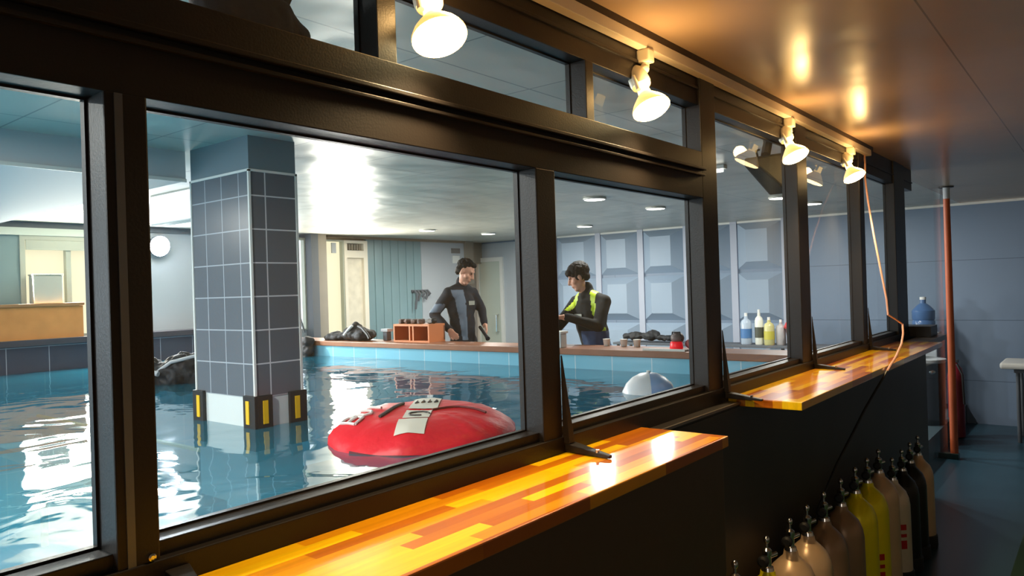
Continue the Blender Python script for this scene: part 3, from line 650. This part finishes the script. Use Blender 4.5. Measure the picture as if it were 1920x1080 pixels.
MB().tube([(-6.1, 5.05, -.34), (-6.0, 5.02, -.36), (-5.9, 5.0, -.42), (-5.86, 4.99, -.46)], .016).build('hose', M_rubber, t, smooth=True)
t = thing('ledge_clamp', 'small grey clamp standing on the ledge beside the wooden cubby', 'clamp', (-5.82, 5.2, -.49))
B(-5.86, -5.80, 5.17, 5.23, -.49, -.40).build('post', M_darkpil, t, bevel=.004); B(-5.88, -5.78, 5.16, 5.24, -.40, -.37).build('jaw', M_geargrey, t, bevel=.004)
# wooden cubby
t = thing('wooden_cubby', 'low orange wood cubby shelf on the pool ledge with gear on top', 'shelf', (-5.25, 5.2, -.49))
CW = mat('orange_cubby_wood', (212, 128, 78), .5, var=.1)
B(-5.60, -5.10, 5.08, 5.30, -.335, -.315).build('top', CW, t); B(-5.60, -5.10, 5.08, 5.30, -.49, -.475).build('bottom', CW, t)
B(-5.60, -5.10, 5.28, 5.30, -.475, -.335).build('back', mat('dark_cubby_back', (110, 62, 38), .6), t)
for x in (-5.60, -5.38, -5.33, -5.118): B(x, x+.018, 5.08, 5.28, -.475, -.335).build('divider', CW, t)
t = thing('weight_belt', 'coiled dark weight belt lying on top of the wooden cubby', 'weight belt', (-5.35, 5.18, -.315))
MB().tube([(-5.56+k*.022, 5.18+.05*math.sin(k*1.3), -.290+.006*math.sin(k*2.1)) for k in range(15)], .017).build('belt', mat('brown_belt', (96, 70, 60), .7), t, smooth=True)
for k in (0, 4, 8, 12): B(-5.59+k*.022, -5.55+k*.022, 5.14, 5.22, -.315, -.268).build('weight', mat('dull_weight', (84, 66, 62), .6), t, bevel=.01)
t = thing('dive_mask', 'small black mask on the right end of the wooden cubby', 'dive mask', (-5.16, 5.18, -.315))
lumps('mask_body', [((-5.18, 5.18, -.29), (.04, .04, .025)), ((-5.13, 5.18, -.285), (.03, .04, .03))], M_rubber, t, .008, .0, 10)
B(-5.20, -5.12, 5.135, 5.142, -.302, -.272).build('lens', M_chrome, t)
# hooks with gear on far left wall
t = thing('hook_rack', 'dark hooks and straps hanging on the far pale wall', 'hook rack', (-8.18, 8.0, 0))
B(-8.2, -8.18, 7.82, 8.16, .0, .03).build('rail', M_darkpil, t)
for k, (y, L) in enumerate(((7.86, .26), (7.92, .14), (8.0, .08), (8.08, .12), (8.13, .06))):
    MB().tube([(-8.17, y, .02), (-8.12, y+.01, -.03), (-8.15, y-.01, -L)], .018).build('hanging_strap', M_darkpil, t, smooth=True)
tag(B(-8.2, -8.19, 8.72, 8.92, .60, .68).build('wall_sign', mat('grey_sign', (110, 106, 104), .5), loc=(-8.2, 8.8, .6)), 'small grey sign high on the far wall above the person in grey', 'sign')
tag(B(-8.2, -8.185, 8.74, 8.90, .44, .56).build('wall_notice', M_white, loc=(-8.2, 8.8, .44), bevel=.003), 'small white notice under the grey sign on the far wall', 'notice')
tag(B(-8.2, -8.18, 6.36, 6.43, .56, .70).build('window_notice', M_palewall, loc=(-8.2, 6.4, .56)), 'pale notice at the top of the bright far window', 'notice')
tag(B(-8.89, -8.7, 9.30, 9.64, -.18, .02).build('passage_panel', mat('grey_green_panel', (120, 124, 112), .5), loc=(-8.8, 9.4, -.18)), 'grey green box on the warm passage wall beside the white door', 'box')

# long dark table by the back wall with bottles
t = thing('side_table', 'long narrow dark table against the pale blue back wall', 'table', (-4.1, 8.85, -1.45))
B(-5.25, -1.9, 8.7, 9.1, -.79, -.76).build('tabletop', M_darkpil, t, bevel=.004)
for x in (-5.2, -4.1, -3.0, -1.95):
    for y in (8.73, 9.07): B(x, x+.03, y-.015, y+.015, -1.45, -.79).build('leg', M_rubber, t)
def bottle(x, y, h, r, m, lab, label, name='bottle', neck=.35, pump=True, cat='bottle'):
    t = thing(name, label, cat, (x, y, -.76), 'bottles on the dark side table')
    MB().lathe([(r*.9, 0), (r, .01), (r, h*.68), (r*.8, h*.76), (r*neck, h*.82), (r*neck, h*.9)], (x, y, -.76), (0, 0, 1), 20).build('body', m, t, smooth=True)
    MB().cyl((x, y, -.76+h*.9), (x, y, -.76+h), r*neck*.8).build('cap', M_white, t)
    if lab:
        MB().lathe([(r+.002, h*.2), (r+.002, h*.5)], (x, y, -.76), (0, 0, 1), 20, cap=False).build('label_band', lab, t, smooth=True)
bottle(-3.46, 8.85, .38, .065, mat('clear_plastic', (176, 190, 206), .2), mat('blue_label', (70, 118, 170), .5), 'clear pump bottle with blue label on the dark table')
bottle(-3.30, 8.85, .42, .05, mat('white_plastic', (224, 224, 212), .4), mat('dark_label', (70, 74, 62), .5), 'tall white bottle with dark striped label on the dark table')
bottle(-3.17, 8.82, .33, .06, mat('yellow_clear_plastic', (196, 190, 130), .3), mat('olive_label', (190, 180, 70), .5), 'yellowish bottle right of the tall white one')
bottle(-3.045, 8.86, .30, .055, mat('grey_plastic', (170, 166, 166), .4), None, 'grey bottle beside the red basket')
t = thing('basket', 'red topped dark basket at the right end of the bottles', 'basket', (-2.88, 8.85, -.76))
MB().hexa([(-2.92, 8.76, -.76), (-2.76, 8.76, -.76), (-2.76, 8.95, -.76), (-2.92, 8.95, -.76), (-2.95, 8.73, -.56), (-2.73, 8.73, -.56), (-2.73, 8.98, -.56), (-2.95, 8.98, -.56)]).build('body', mat('dark_basket', (88, 66, 70), .6), t)
lumps('red_cloth', [((-2.86, 8.85, -.53), (.13, .12, .07)), ((-2.80, 8.85, -.49), (.08, .08, .06))], mat('red_cloth', (196, 60, 66), .7), t, disp=.02)
t = thing('gear_heap', 'low heap of dark gear on the left end of the dark side table', 'dive gear', (-4.9, 8.85, -.76))
lumps('heap', [((-5.0, 8.85, -.685), (.18, .12, .05)), ((-4.75, 8.85, -.675), (.14, .12, .06)), ((-4.5, 8.85, -.70), (.2, .1, .035))], M_gear, t, disp=.03)
# on the right part of the ledge
t = thing('white_box', 'small white lidded box on the pool ledge beside the middle post', 'box', (-3.56, 5.1, -.49))
B(-3.60, -3.47, 4.945, 5.03, -.49, -.375).build('body', mat('white_box_plastic', (212, 216, 214), .4), t, bevel=.006); B(-3.61, -3.46, 4.935, 5.04, -.375, -.355).build('lid', M_white, t, bevel=.005)
t = thing('lantern', 'small red lantern with grey dome on the pool ledge', 'lantern', (-2.53, 5.1, -.49))
MB().lathe([(.045, 0), (.05, .01), (.045, .05), (.04, .06)], (-2.53, 5.1, -.49), (0, 0, 1), 16).build('red_base', mat('bright_red_plastic', (235, 30, 45), .35, emit=(255, 20, 40), es=.3), t, smooth=True)
MB().ell((-2.53, 5.12, -.405), (.05, .05, .045)).build('grey_dome', mat('grey_brown_dome', (112, 98, 96), .5), t, smooth=True)
MB().tube([(-2.57, 5.1, -.42), (-2.56, 5.1, -.36), (-2.50, 5.1, -.36), (-2.49, 5.1, -.42)], .006).build('handle', M_rubber, t, smooth=True)
tag(lumps('red_cloth', [((-2.37, 5.12, -.455), (.07, .07, .03)), ((-2.42, 5.14, -.45), (.04, .06, .035))], mat('wine_cloth', (120, 50, 54), .8), None, disp=.015), 'crumpled wine red cloth on the ledge behind the lantern', 'cloth')
t = thing('tray', 'thin white tray lying on the ledge below the red lantern', 'tray', (-2.55, 4.99, -.49))
B(-2.72, -2.40, 4.95, 5.03, -.489, -.479).build('base', M_white, t, bevel=.003)
B(-2.73, -2.39, 4.945, 4.95, -.489, -.473).build('rim', M_white, t)
for k, x in enumerate((-3.22, -3.06, -2.94)):
    t = thing('paper_cup', ['white cup on the ledge, nearest the person with lime stripes', 'white cup in the middle of three on the ledge', 'white cup on the ledge, farthest from the person with lime stripes'][k], 'cup', (x, 5.24, -.49), 'white cups on the ledge')
    MB().lathe([(.022, 0), (.024, .002), (.03, .055), (.032, .058)], (x, 5.24, -.49), (0, 0, 1), 14).build('cup_wall', M_white, t, smooth=True)

# black fixtures at the glass on the pool side
t = thing('bag', 'dark rounded bag sitting in the upper left window opening', 'bag', (-1.32, .93, .50))
lumps('bag_body', [((-1.36, .88, .56), (.07, .09, .085)), ((-1.36, .945, .54), (.06, .055, .06)), ((-1.36, .82, .60), (.06, .08, .09)), ((-1.36, .88, .64), (.05, .06, .07))], M_gearm, t, .008, .006, 25)
MB().tube([(-1.33, .90, .64), (-1.32, .93, .66), (-1.32, .945, .64), (-1.33, .935, .61)], .008).build('handle', M_gearm, t, smooth=True)
for q in ((-1.29, .80, .625), (-1.29, .83, .63), (-1.29, .86, .62)): MB().ell(q, (.004, .004, .004)).build('stud', M_chrome, t, smooth=True)
B(-1.44, -1.26, .64, 1.0, .475, .482).build('base_pad', M_frame, t)
t = thing('pool_floodlight', 'black unlit floodlight behind the glass beside the third lamp', 'floodlight', (-1.37, 4.0, .8))
MB().hexa([(-1.40, 3.62, .57), (-1.33, 3.62, .57), (-1.31, 4.02, .46), (-1.42, 4.02, .46), (-1.40, 3.62, .61), (-1.33, 3.62, .61), (-1.31, 4.02, .68), (-1.42, 4.02, .68)]).build('housing', M_rubber, t, bevel=.01)
MB().tube([(-1.37, 3.88, .8), (-1.37, 3.88, .72), (-1.37, 3.84, .65)], .025).build('bracket', M_rubber, t, smooth=True)
MB().tube([(-1.36, 3.70, .62), (-1.36, 3.68, .65), (-1.36, 3.72, .66)], .006).build('screw_knob', M_rubber, t, smooth=True)

# white buoy ball
t = thing('buoy_ball', 'white and blue ball floating low in the water behind the window sill', 'ball', (-2.2, 4.05, -.70))
def ballf(p):
    a = math.atan2(p.y-4.05, p.x+2.2)
    return 1 if -1.0 < a < .1 else 0
MB().ell((-2.2, 4.05, -.70), (.17, .17, .17), n=32).build('ball_shell', M_white, t, smooth=True, slots=[mat('white_vinyl', (235, 238, 242), .35), mat('pale_blue_vinyl', (150, 180, 225), .35)], fac=ballf)
MB().cyl((-2.2, 4.05, -.535), (-2.2, 4.05, -.522), .012).build('valve', M_white, t)

# red covered life float
bx, by = -2.44, 2.37
t = thing('rescue_float', 'round red covered float with white patches floating in the near pool', 'float', (bx, by, -.70))
n = 72
prof = [(.34, -.10), (.39, -.07), (.415, -.03), (.42, .0), (.415, .03), (.39, .055), (.35, .078), (.30, .098), (.245, .111), (.18, .117), (.10, .118), (.05, .117), (.0, .117)]
def fh(a, r, h):
    q = Vector((math.cos(a)*r*6, math.sin(a)*r*6, h*9)); w = noise.noise(q)*.016 + noise.noise(Vector((a*7, h*5, 2)))*.011*(1 if .25 < r else .3)
    lop = -.028*math.cos(a+.895)*(r/.42)
    return w, lop
R = []
for r, h in prof:
    ring = []
    for i in range(n):
        a = 2*math.pi*i/n; w, lop = fh(a, r, h); rr = max(r+w, .002) if r > .01 else .002
        ring.append((bx+math.cos(a)*rr, by+math.sin(a)*rr, -.65+h+w*.5+lop))
    R.append(ring)
mb = MB(); mb.rings(R)
mb.build('cover', M_red, t, smooth=True, slots=[mat('red_float_cloth', (226, 24, 44), .5, bump=.7, bscale=14), mat('maroon_float_base', (92, 18, 26), .6)], fac=lambda p: 1 if p.z < -.655 else 0)
from mathutils.bvhtree import BVHTree
_cv = [c for c in C.objects if c.name == 'cover'][0]
_bv = BVHTree.FromPolygons([v.co + wloc(_cv) for v in _cv.data.vertices], [tuple(p.vertices) for p in _cv.data.polygons])
def surf(x, y):
    h = _bv.ray_cast(Vector((x, y, 1)), Vector((0, 0, -1)))
    return h[0] + Vector((0, 0, .004)) if h[0] else Vector((x, y, -.65))
def patch(name, cx, cy, ux, uy, w, l, m, nn=12):
    ux, uy = Vector((ux, uy)).normalized(), None
    vy = Vector((-ux.y, ux.x)); mb = MB(); g = []
    for i in range(nn+1):
        row = []
        for j in range(nn+1):
            q = ux*((i/nn-.5)*l) + vy*((j/nn-.5)*w); row.append(mb.bm.verts.new(surf(cx+q.x, cy+q.y)))
        g.append(row)
    for i in range(nn):
        for j in range(nn): mb.bm.faces.new((g[i][j], g[i+1][j], g[i+1][j+1], g[i][j+1]))
    return mb.build(name, m, t, smooth=True)
M_patch = mat('white_patch_cloth', (226, 220, 205), .6)
# the patches run across the top from the far side to the near side
fd = Vector((.625, -.78))   # towards the viewer side of the float
patch('white_patch', bx+fd.x*.265-.02, by+fd.y*.265-.0, fd.x, fd.y, .125, .15, M_patch)
patch('white_patch', bx+fd.x*.10-.01, by+fd.y*.10, fd.x, fd.y, .115, .14, M_patch)
patch('white_patch', bx-fd.x*.16+.005, by-fd.y*.16, fd.x, fd.y, .13, .30, M_patch)
def scribble(pts, r=.004):
    MB().tube([surf(bx+p[0], by+p[1]) + Vector((0, 0, .003)) for p in pts], r, 6).build('printed_mark', mat('dark_print', (60, 56, 56), .6), t)
def rel(u, v): return (.78*u + fd.x*v, .625*u + fd.y*v)
scribble([rel(.045*math.cos(k/10*2*math.pi)-.0, .10+.035*math.sin(k/10*2*math.pi)) for k in range(2, 11)], .004)
for k in range(4):
    u = -.045+k*.03
    scribble([rel(u, -.12), rel(u+.006, -.17)], .003); scribble([rel(u, -.12), rel(u+.016, -.13)], .003)
    if k % 2: scribble([rel(u+.003, -.145), rel(u+.014, -.15)], .003)
# lettering on the left flank: BUI...
def letters(txt, u0, v0, size, uu, vv):
    G = {'B': [[(0,0),(0,1)],[(0,1),(.6,.95),(.6,.6),(0,.52)],[(0,.52),(.7,.45),(.7,.05),(0,0)]], 'U': [[(0,1),(0,.2),(.3,0),(.6,.2),(.6,1)]], 'I': [[(.2,0),(.2,1)]], 'L': [[(0,1),(0,0),(.55,0)]]}
    mb = MB(); x = 0
    for ch in txt:
        for st in G[ch]:
            P = []
            for (a0, b0), (a1, b1) in zip(st, st[1:]):
                for k in range(4): P.append((a0+(a1-a0)*k/4, b0+(b1-b0)*k/4))
            P.append(st[-1])
            pp = []
            for a_, b_ in P:
                q = rel(u0 + uu[0]*(x+a_*size) + vv[0]*b_*size*1.3, v0 + uu[1]*(x+a_*size) + vv[1]*b_*size*1.3); pp.append(surf(bx+q[0], by+q[1])+Vector((0, 0, .003)))
            mb.tube(pp, .0065, 6)
        x += size*(.55 if ch == 'I' else .95)
    mb.build('white_lettering', M_white, t)
letters('BUI', -.27, .16, .095, (.42, -.91), (-.62, -.55))
scribble([rel(-.17+k*.01, .12-k*.035) for k in range(8)], .007)
MB().tube([surf(bx+rel(.05+k*.03, .02-.05*math.sin(k/2.2))[0], by+rel(.05+k*.03, .02-.05*math.sin(k/2.2))[1]) for k in range(9)], .006, 6).build('seam', mat('dark_red_seam', (96, 12, 24), .6), t)


# ---------------------------------------------------------------- people
def person(nm, label, org, f, hf, P, suit, suitfac, hairblobs, loc):
    """org: pelvis point; f: body facing; hf: head facing; P: joints in world coordinates"""
    t = thing('person', label, 'person', loc)
    Bm = basis(f); r_, f_, u_ = Bm.col[0], Bm.col[1], Bm.col[2]
    Hm = basis(hf); H = Vector(P['head'])
    chest = Vector(P['chest']); pel = Vector(P['pelvis']); neck = Vector(P['neck'])
    def core(mb, e, full):
        k = e
        mb.ell(pel, (.155+k, .115+k, .12+k), Bm)
        mb.cap(pel + u_*.05, chest - u_*.08, .115+k, .125+k)
        mb.ell(pel + (chest-pel)*.5, (.145+k, .108+k, .16+k), Bm)
        mb.ell(chest, (.165+k, .118+k, .18+k), Bm)
        for s in 'RL':
            sh, el, wr = Vector(P['sh'+s]), Vector(P['el'+s]), Vector(P['wr'+s])
            mb.cap(chest + u_*.10, sh, .085+k, .058+k)
            mb.cap(neck - u_*.02, sh + u_*.0, .05+k, .05+k)
            mb.cap(sh, el, .055+k, .042+k); mb.cap(el, wr, .043+k, .028+k)
            hp, kn, an = Vector(P['hip'+s]), Vector(P['kn'+s]), Vector(P['an'+s])
            mb.cap(hp, kn, .09+k, .056+k); mb.cap(kn, kn + (an-kn)*.4, .054+k, .056+k); mb.cap(kn + (an-kn)*.4, an, .056+k, .034+k)
        mb.cap(chest + u_*.12, neck + u_*.03, .06+k, .052+k)
    mb = MB(); core(mb, 0, True)
    mb.cap(neck, H - u_*.06, .052, .05)
    # head: skull, jaw, cheeks, nose, brow, lips, ears
    hr, hfw, hu = Hm.col[0], Hm.col[1], Hm.col[2]
    q = lambda a, b_, c: H + hr*a + hfw*b_ + hu*c
    mb.ell(q(0, -.012, .035), (.074, .092, .085), Hm); mb.ell(q(0, .025, -.045), (.056, .062, .065), Hm); mb.cap(q(-.02, .06, -.092), q(.02, .06, -.092), .02, .02)
    mb.ell(q(.038, .045, -.02), (.03, .03, .028), Hm); mb.ell(q(-.038, .045, -.02), (.03, .03, .028), Hm)
    mb.cap(q(0, .082, .02), q(0, .102, -.022), .009, .014); mb.cap(q(-.014, .088, -.026), q(.014, .088, -.026), .008, .008)
    mb.cap(q(-.04, .072, .036), q(.04, .072, .036), .01, .01); mb.cap(q(-.02, .084, -.052), q(.02, .084, -.052), .008, .008); mb.cap(q(-.015, .082, -.064), q(.015, .082, -.064), .008, .008)
    for s in (-1, 1): mb.ell(q(.078*s, -.008, -.005), (.009, .02, .032), Hm)
    # hands and feet
    for s in 'RL':
        wr, hd = Vector(P['wr'+s]), Vector(P['hd'+s]).normalized(); pn = Vector(P['pn'+s]).normalized(); pn = (pn - hd*pn.dot(hd)).normalized(); sd = hd.cross(pn)
        Mh = Matrix(((sd.x, hd.x, pn.x), (sd.y, hd.y, pn.y), (sd.z, hd.z, pn.z)))
        mb.cap(wr, wr + hd*.03, .026, .028); mb.ell(wr + hd*.055, (.042, .05, .017), Mh)
        for k, (o_, L) in enumerate(((-.030, .062), (-.010, .074), (.010, .070), (.029, .055))):
            b0 = wr + hd*.088 + sd*o_; b1 = b0 + hd*L*.5 + pn*L*.12; b2 = b1 + hd*L*.33 + pn*L*.35
            mb.cap(b0 - hd*.02, b1, .0105, .0095, 8); mb.cap(b1, b2, .0095, .008, 8)
        sg = P.get('th'+s, 1); b0 = wr + hd*.03 + sd*.032*sg; b1 = b0 + hd*.03 + sd*.028*sg + pn*.012; mb.cap(b0, b1, .014, .011, 8); mb.cap(b1, b1 + hd*.028 + pn*.012, .011, .009, 8)
        an = Vector(P['an'+s]); ft = Vector((f_.x, f_.y, 0)).normalized()
        mb.cap(an + Vector((0, 0, -.05)) - ft*.03, an + ft*.15 + Vector((0, 0, -.06)), .036, .026); mb.cap(an, an + Vector((0, 0, -.05)) - ft*.02, .038, .036)
    mb.build('body', M_skin, t, remesh=.0075, smooth_it=2)
    mb = MB(); core(mb, .009, False); mb.cap(neck - u_*.03, neck + u_*.02, .068, .06)
    mb.build('wetsuit', suit[0], t, remesh=.011, smooth_it=3, disp=.004, dscale=9, slots=suit, fac=suitfac)
    mb = MB()
    for c, rr in hairblobs: mb.ell(q(*c), rr, Hm)
    mb.build('hair', M_hair, t, remesh=.007, smooth_it=1, disp=.006, dscale=45)
    for s in (-1, 1): MB().ell(q(.03*s, .078, .018), (.012, .006, .006), Hm).build('eye', M_eye, t, smooth=True)
    MB().poly([chest + r_*(P['logo'][0]+a) + u_*(P['logo'][1]+b_) + f_*P['logo'][2] for a, b_ in ((-.045, -.02), (.045, -.02), (.045, .022), (-.045, .022))]).build('chest_print', M_logo, t)
    return t
DK = -1.45
# person in grey suit, facing right, looking down
f1 = Vector((.99, .02, 0)).normalized(); r1 = f1.cross(Vector((0, 0, 1)))
c1 = Vector((-5.17, 5.62, -.16))
P1 = dict(head=(-5.08, 5.60, .185), neck=(-5.15, 5.62, .06), chest=c1, pelvis=(-5.16, 5.63, -.52),
  shR=c1+r1*.175+Vector((0, 0, .135)), shL=c1-r1*.175+Vector((0, 0, .13)), elR=(-5.345, 5.40, -.235), wrR=(-5.12, 5.38, -.385), hdR=(.75, -.25, -.45), pnR=(.3, .9, -.1), thR=-1,
  elL=(-5.08, 5.83, -.20), wrL=(-4.985, 5.76, -.345), hdL=(.55, -.3, -.7), pnL=(-.5, -.6, -.1), logo=(-.02, .03, .128),
  hipR=(-5.20, 5.53, -.62), hipL=(-5.12, 5.72, -.62), knR=(-5.16, 5.50, -1.0), knL=(-5.10, 5.73, -1.0), anR=(-5.22, 5.48, DK+.085), anL=(-5.14, 5.74, DK+.085))
def fac1(p):
    d = p - c1; a = d.dot(r1); b = d.dot(f1); z = d.z
    if -.34 < z < .17 and (d - Vector((0,0,d.z))).length < .21:
        w = .055 + .0*z; c = .115 - (z-.17)*-.12
        ang = math.degrees(math.atan2(b, a)); lo, hi = 14 + (.17-z)*60, 66 - (z+.1)*20
        
        return 1 if lo < ang < hi else 0
    if a > .2 and -.055 < z < .03: return 1
    return 0
person('p1', 'person in charcoal wetsuit with grey panel, looking down and holding a torch', None, f1, Vector((.82, .36, -.52)), P1, [M_suit, M_suitgrey], fac1,
  [((0, -.03, .055), (.078, .088, .078)), ((.052, -.045, .015), (.026, .045, .045)), ((-.052, -.045, .015), (.026, .045, .045)), ((0, .04, .098), (.056, .04, .026)), ((0, -.07, -.01), (.055, .036, .055)), ((.02, -.01, .118), (.045, .05, .024))], (-5.16, 5.62, DK))
t = thing('dive_torch', 'black cylindrical torch in the hand of the person in grey', 'torch', (-4.88, 5.66, -.43))
MB().cyl((-4.985, 5.69, -.375), (-4.84, 5.62, -.465), .016, .016).build('barrel', M_rubber, t, smooth=True)
MB().cyl((-4.84, 5.62, -.465), (-4.81, 5.605, -.486), .018, .023).build('head', M_gear, t, smooth=True)
t = thing('white_stick', 'narrow white post behind the hip of the person in grey', 'post', (-4.95, 5.9, DK))
MB().cyl((-5.55, 6.15, DK), (-5.545, 6.15, -.40), .02, .02).build('shaft', M_white, t, smooth=True); MB().ell((-5.545, 6.15, -.40), (.025, .025, .02)).build('cap', M_white, t, smooth=True)

# person with lime stripes, facing the pool, looking down to the left
f2 = Vector((-.25, -.97, 0)).normalized(); r2 = f2.cross(Vector((0, 0, 1)))
c2 = Vector((-3.60, 5.60, -.26))
P2 = dict(head=(-3.66, 5.52, .085), neck=(-3.62, 5.58, -.045), chest=c2, pelvis=(-3.55, 5.62, -.58),
  shR=c2+r2*.175+Vector((0, 0, .12)), shL=c2-r2*.175+Vector((0, 0, .125)), elR=(-3.80, 5.38, -.34), wrR=(-3.80, 5.20, -.25), hdR=(.3, -.6, -.4), pnR=(0, .2, -1), thR=-1,
  elL=(-3.40, 5.40, -.34), wrL=(-3.60, 5.24, -.255), hdL=(-.9, -.25, .0), pnL=(.1, -.3, -.9), logo=(.02, .0, .130),
  hipR=(-3.64, 5.60, -.68), hipL=(-3.46, 5.62, -.68), knR=(-3.58, 5.57, -1.05), knL=(-3.37, 5.58, -1.05), anR=(-3.58, 5.62, DK+.085), anL=(-3.37, 5.63, DK+.085))
def fac2(p):
    d = p - c2; a = d.dot(r2); b = d.dot(f2); z = d.z
    if p.z < -.385 and a < .0 or p.z < -.52: return 2
    if p.y < 5.47: return 0
    if b > -.02 and (d - Vector((0,0,z))).length < .235:
        if z > -.0: return 1 if .085 + (.14-z)*.28 < abs(a) < .135 + (.14-z)*.22 else 0
        if -.24 < z < -.04: return 1 if .155 - abs(z+.13)*.25 + abs(z+.13)*.5 < abs(a) < .20 - abs(z+.13)*.2 else 0
    return 0
person('p2', 'person in black wetsuit with lime stripes, head bowed over a dive vest', None, f2, Vector((-.80, -.52, -.42)), P2, [M_suitblk, M_suityel, M_jean], fac2,
  [((0, -.02, .05), (.086, .104, .092)), ((.055, -.02, .02), (.03, .06, .05)), ((-.055, -.02, .02), (.03, .06, .05)), ((0, .062, .066), (.066, .036, .036)), ((0, -.06, -.005), (.062, .042, .055))], (-3.47, 5.62, DK))
# dive kit they work on
t = thing('dive_kit', 'black dive vest and tank standing on the ledge before the person with lime stripes', 'dive vest', (-3.75, 5.12, -.49))
lumps('vest_body', [((-3.84, 5.06, -.37), (.10, .07, .12)), ((-3.90, 5.06, -.28), (.07, .07, .1)), ((-3.74, 5.06, -.43), (.06, .06, .05)), ((-3.92, 5.06, -.21), (.05, .06, .08))], M_gear, t, disp=.015)
MB().hexa([(-3.60, 5.06, -.48), (-3.56, 5.05, -.48), (-3.55, 5.09, -.48), (-3.59, 5.1, -.48), (-3.68, 5.06, -.33), (-3.62, 5.05, -.33), (-3.61, 5.08, -.33), (-3.67, 5.09, -.33)]).build('white_strap', M_white, t, bevel=.004)
MB().tube([(-3.74, 5.04, -.27), (-3.69, 5.02, -.33), (-3.65, 5.02, -.42), (-3.64, 5.03, -.485)], .008).build('hose', M_geargrey, t, smooth=True)
MB().tube([(-3.88, 5.05, -.31), (-3.76, 5.03, -.34), (-3.68, 5.04, -.31)], .014).build('strap', M_rubber, t, smooth=True)
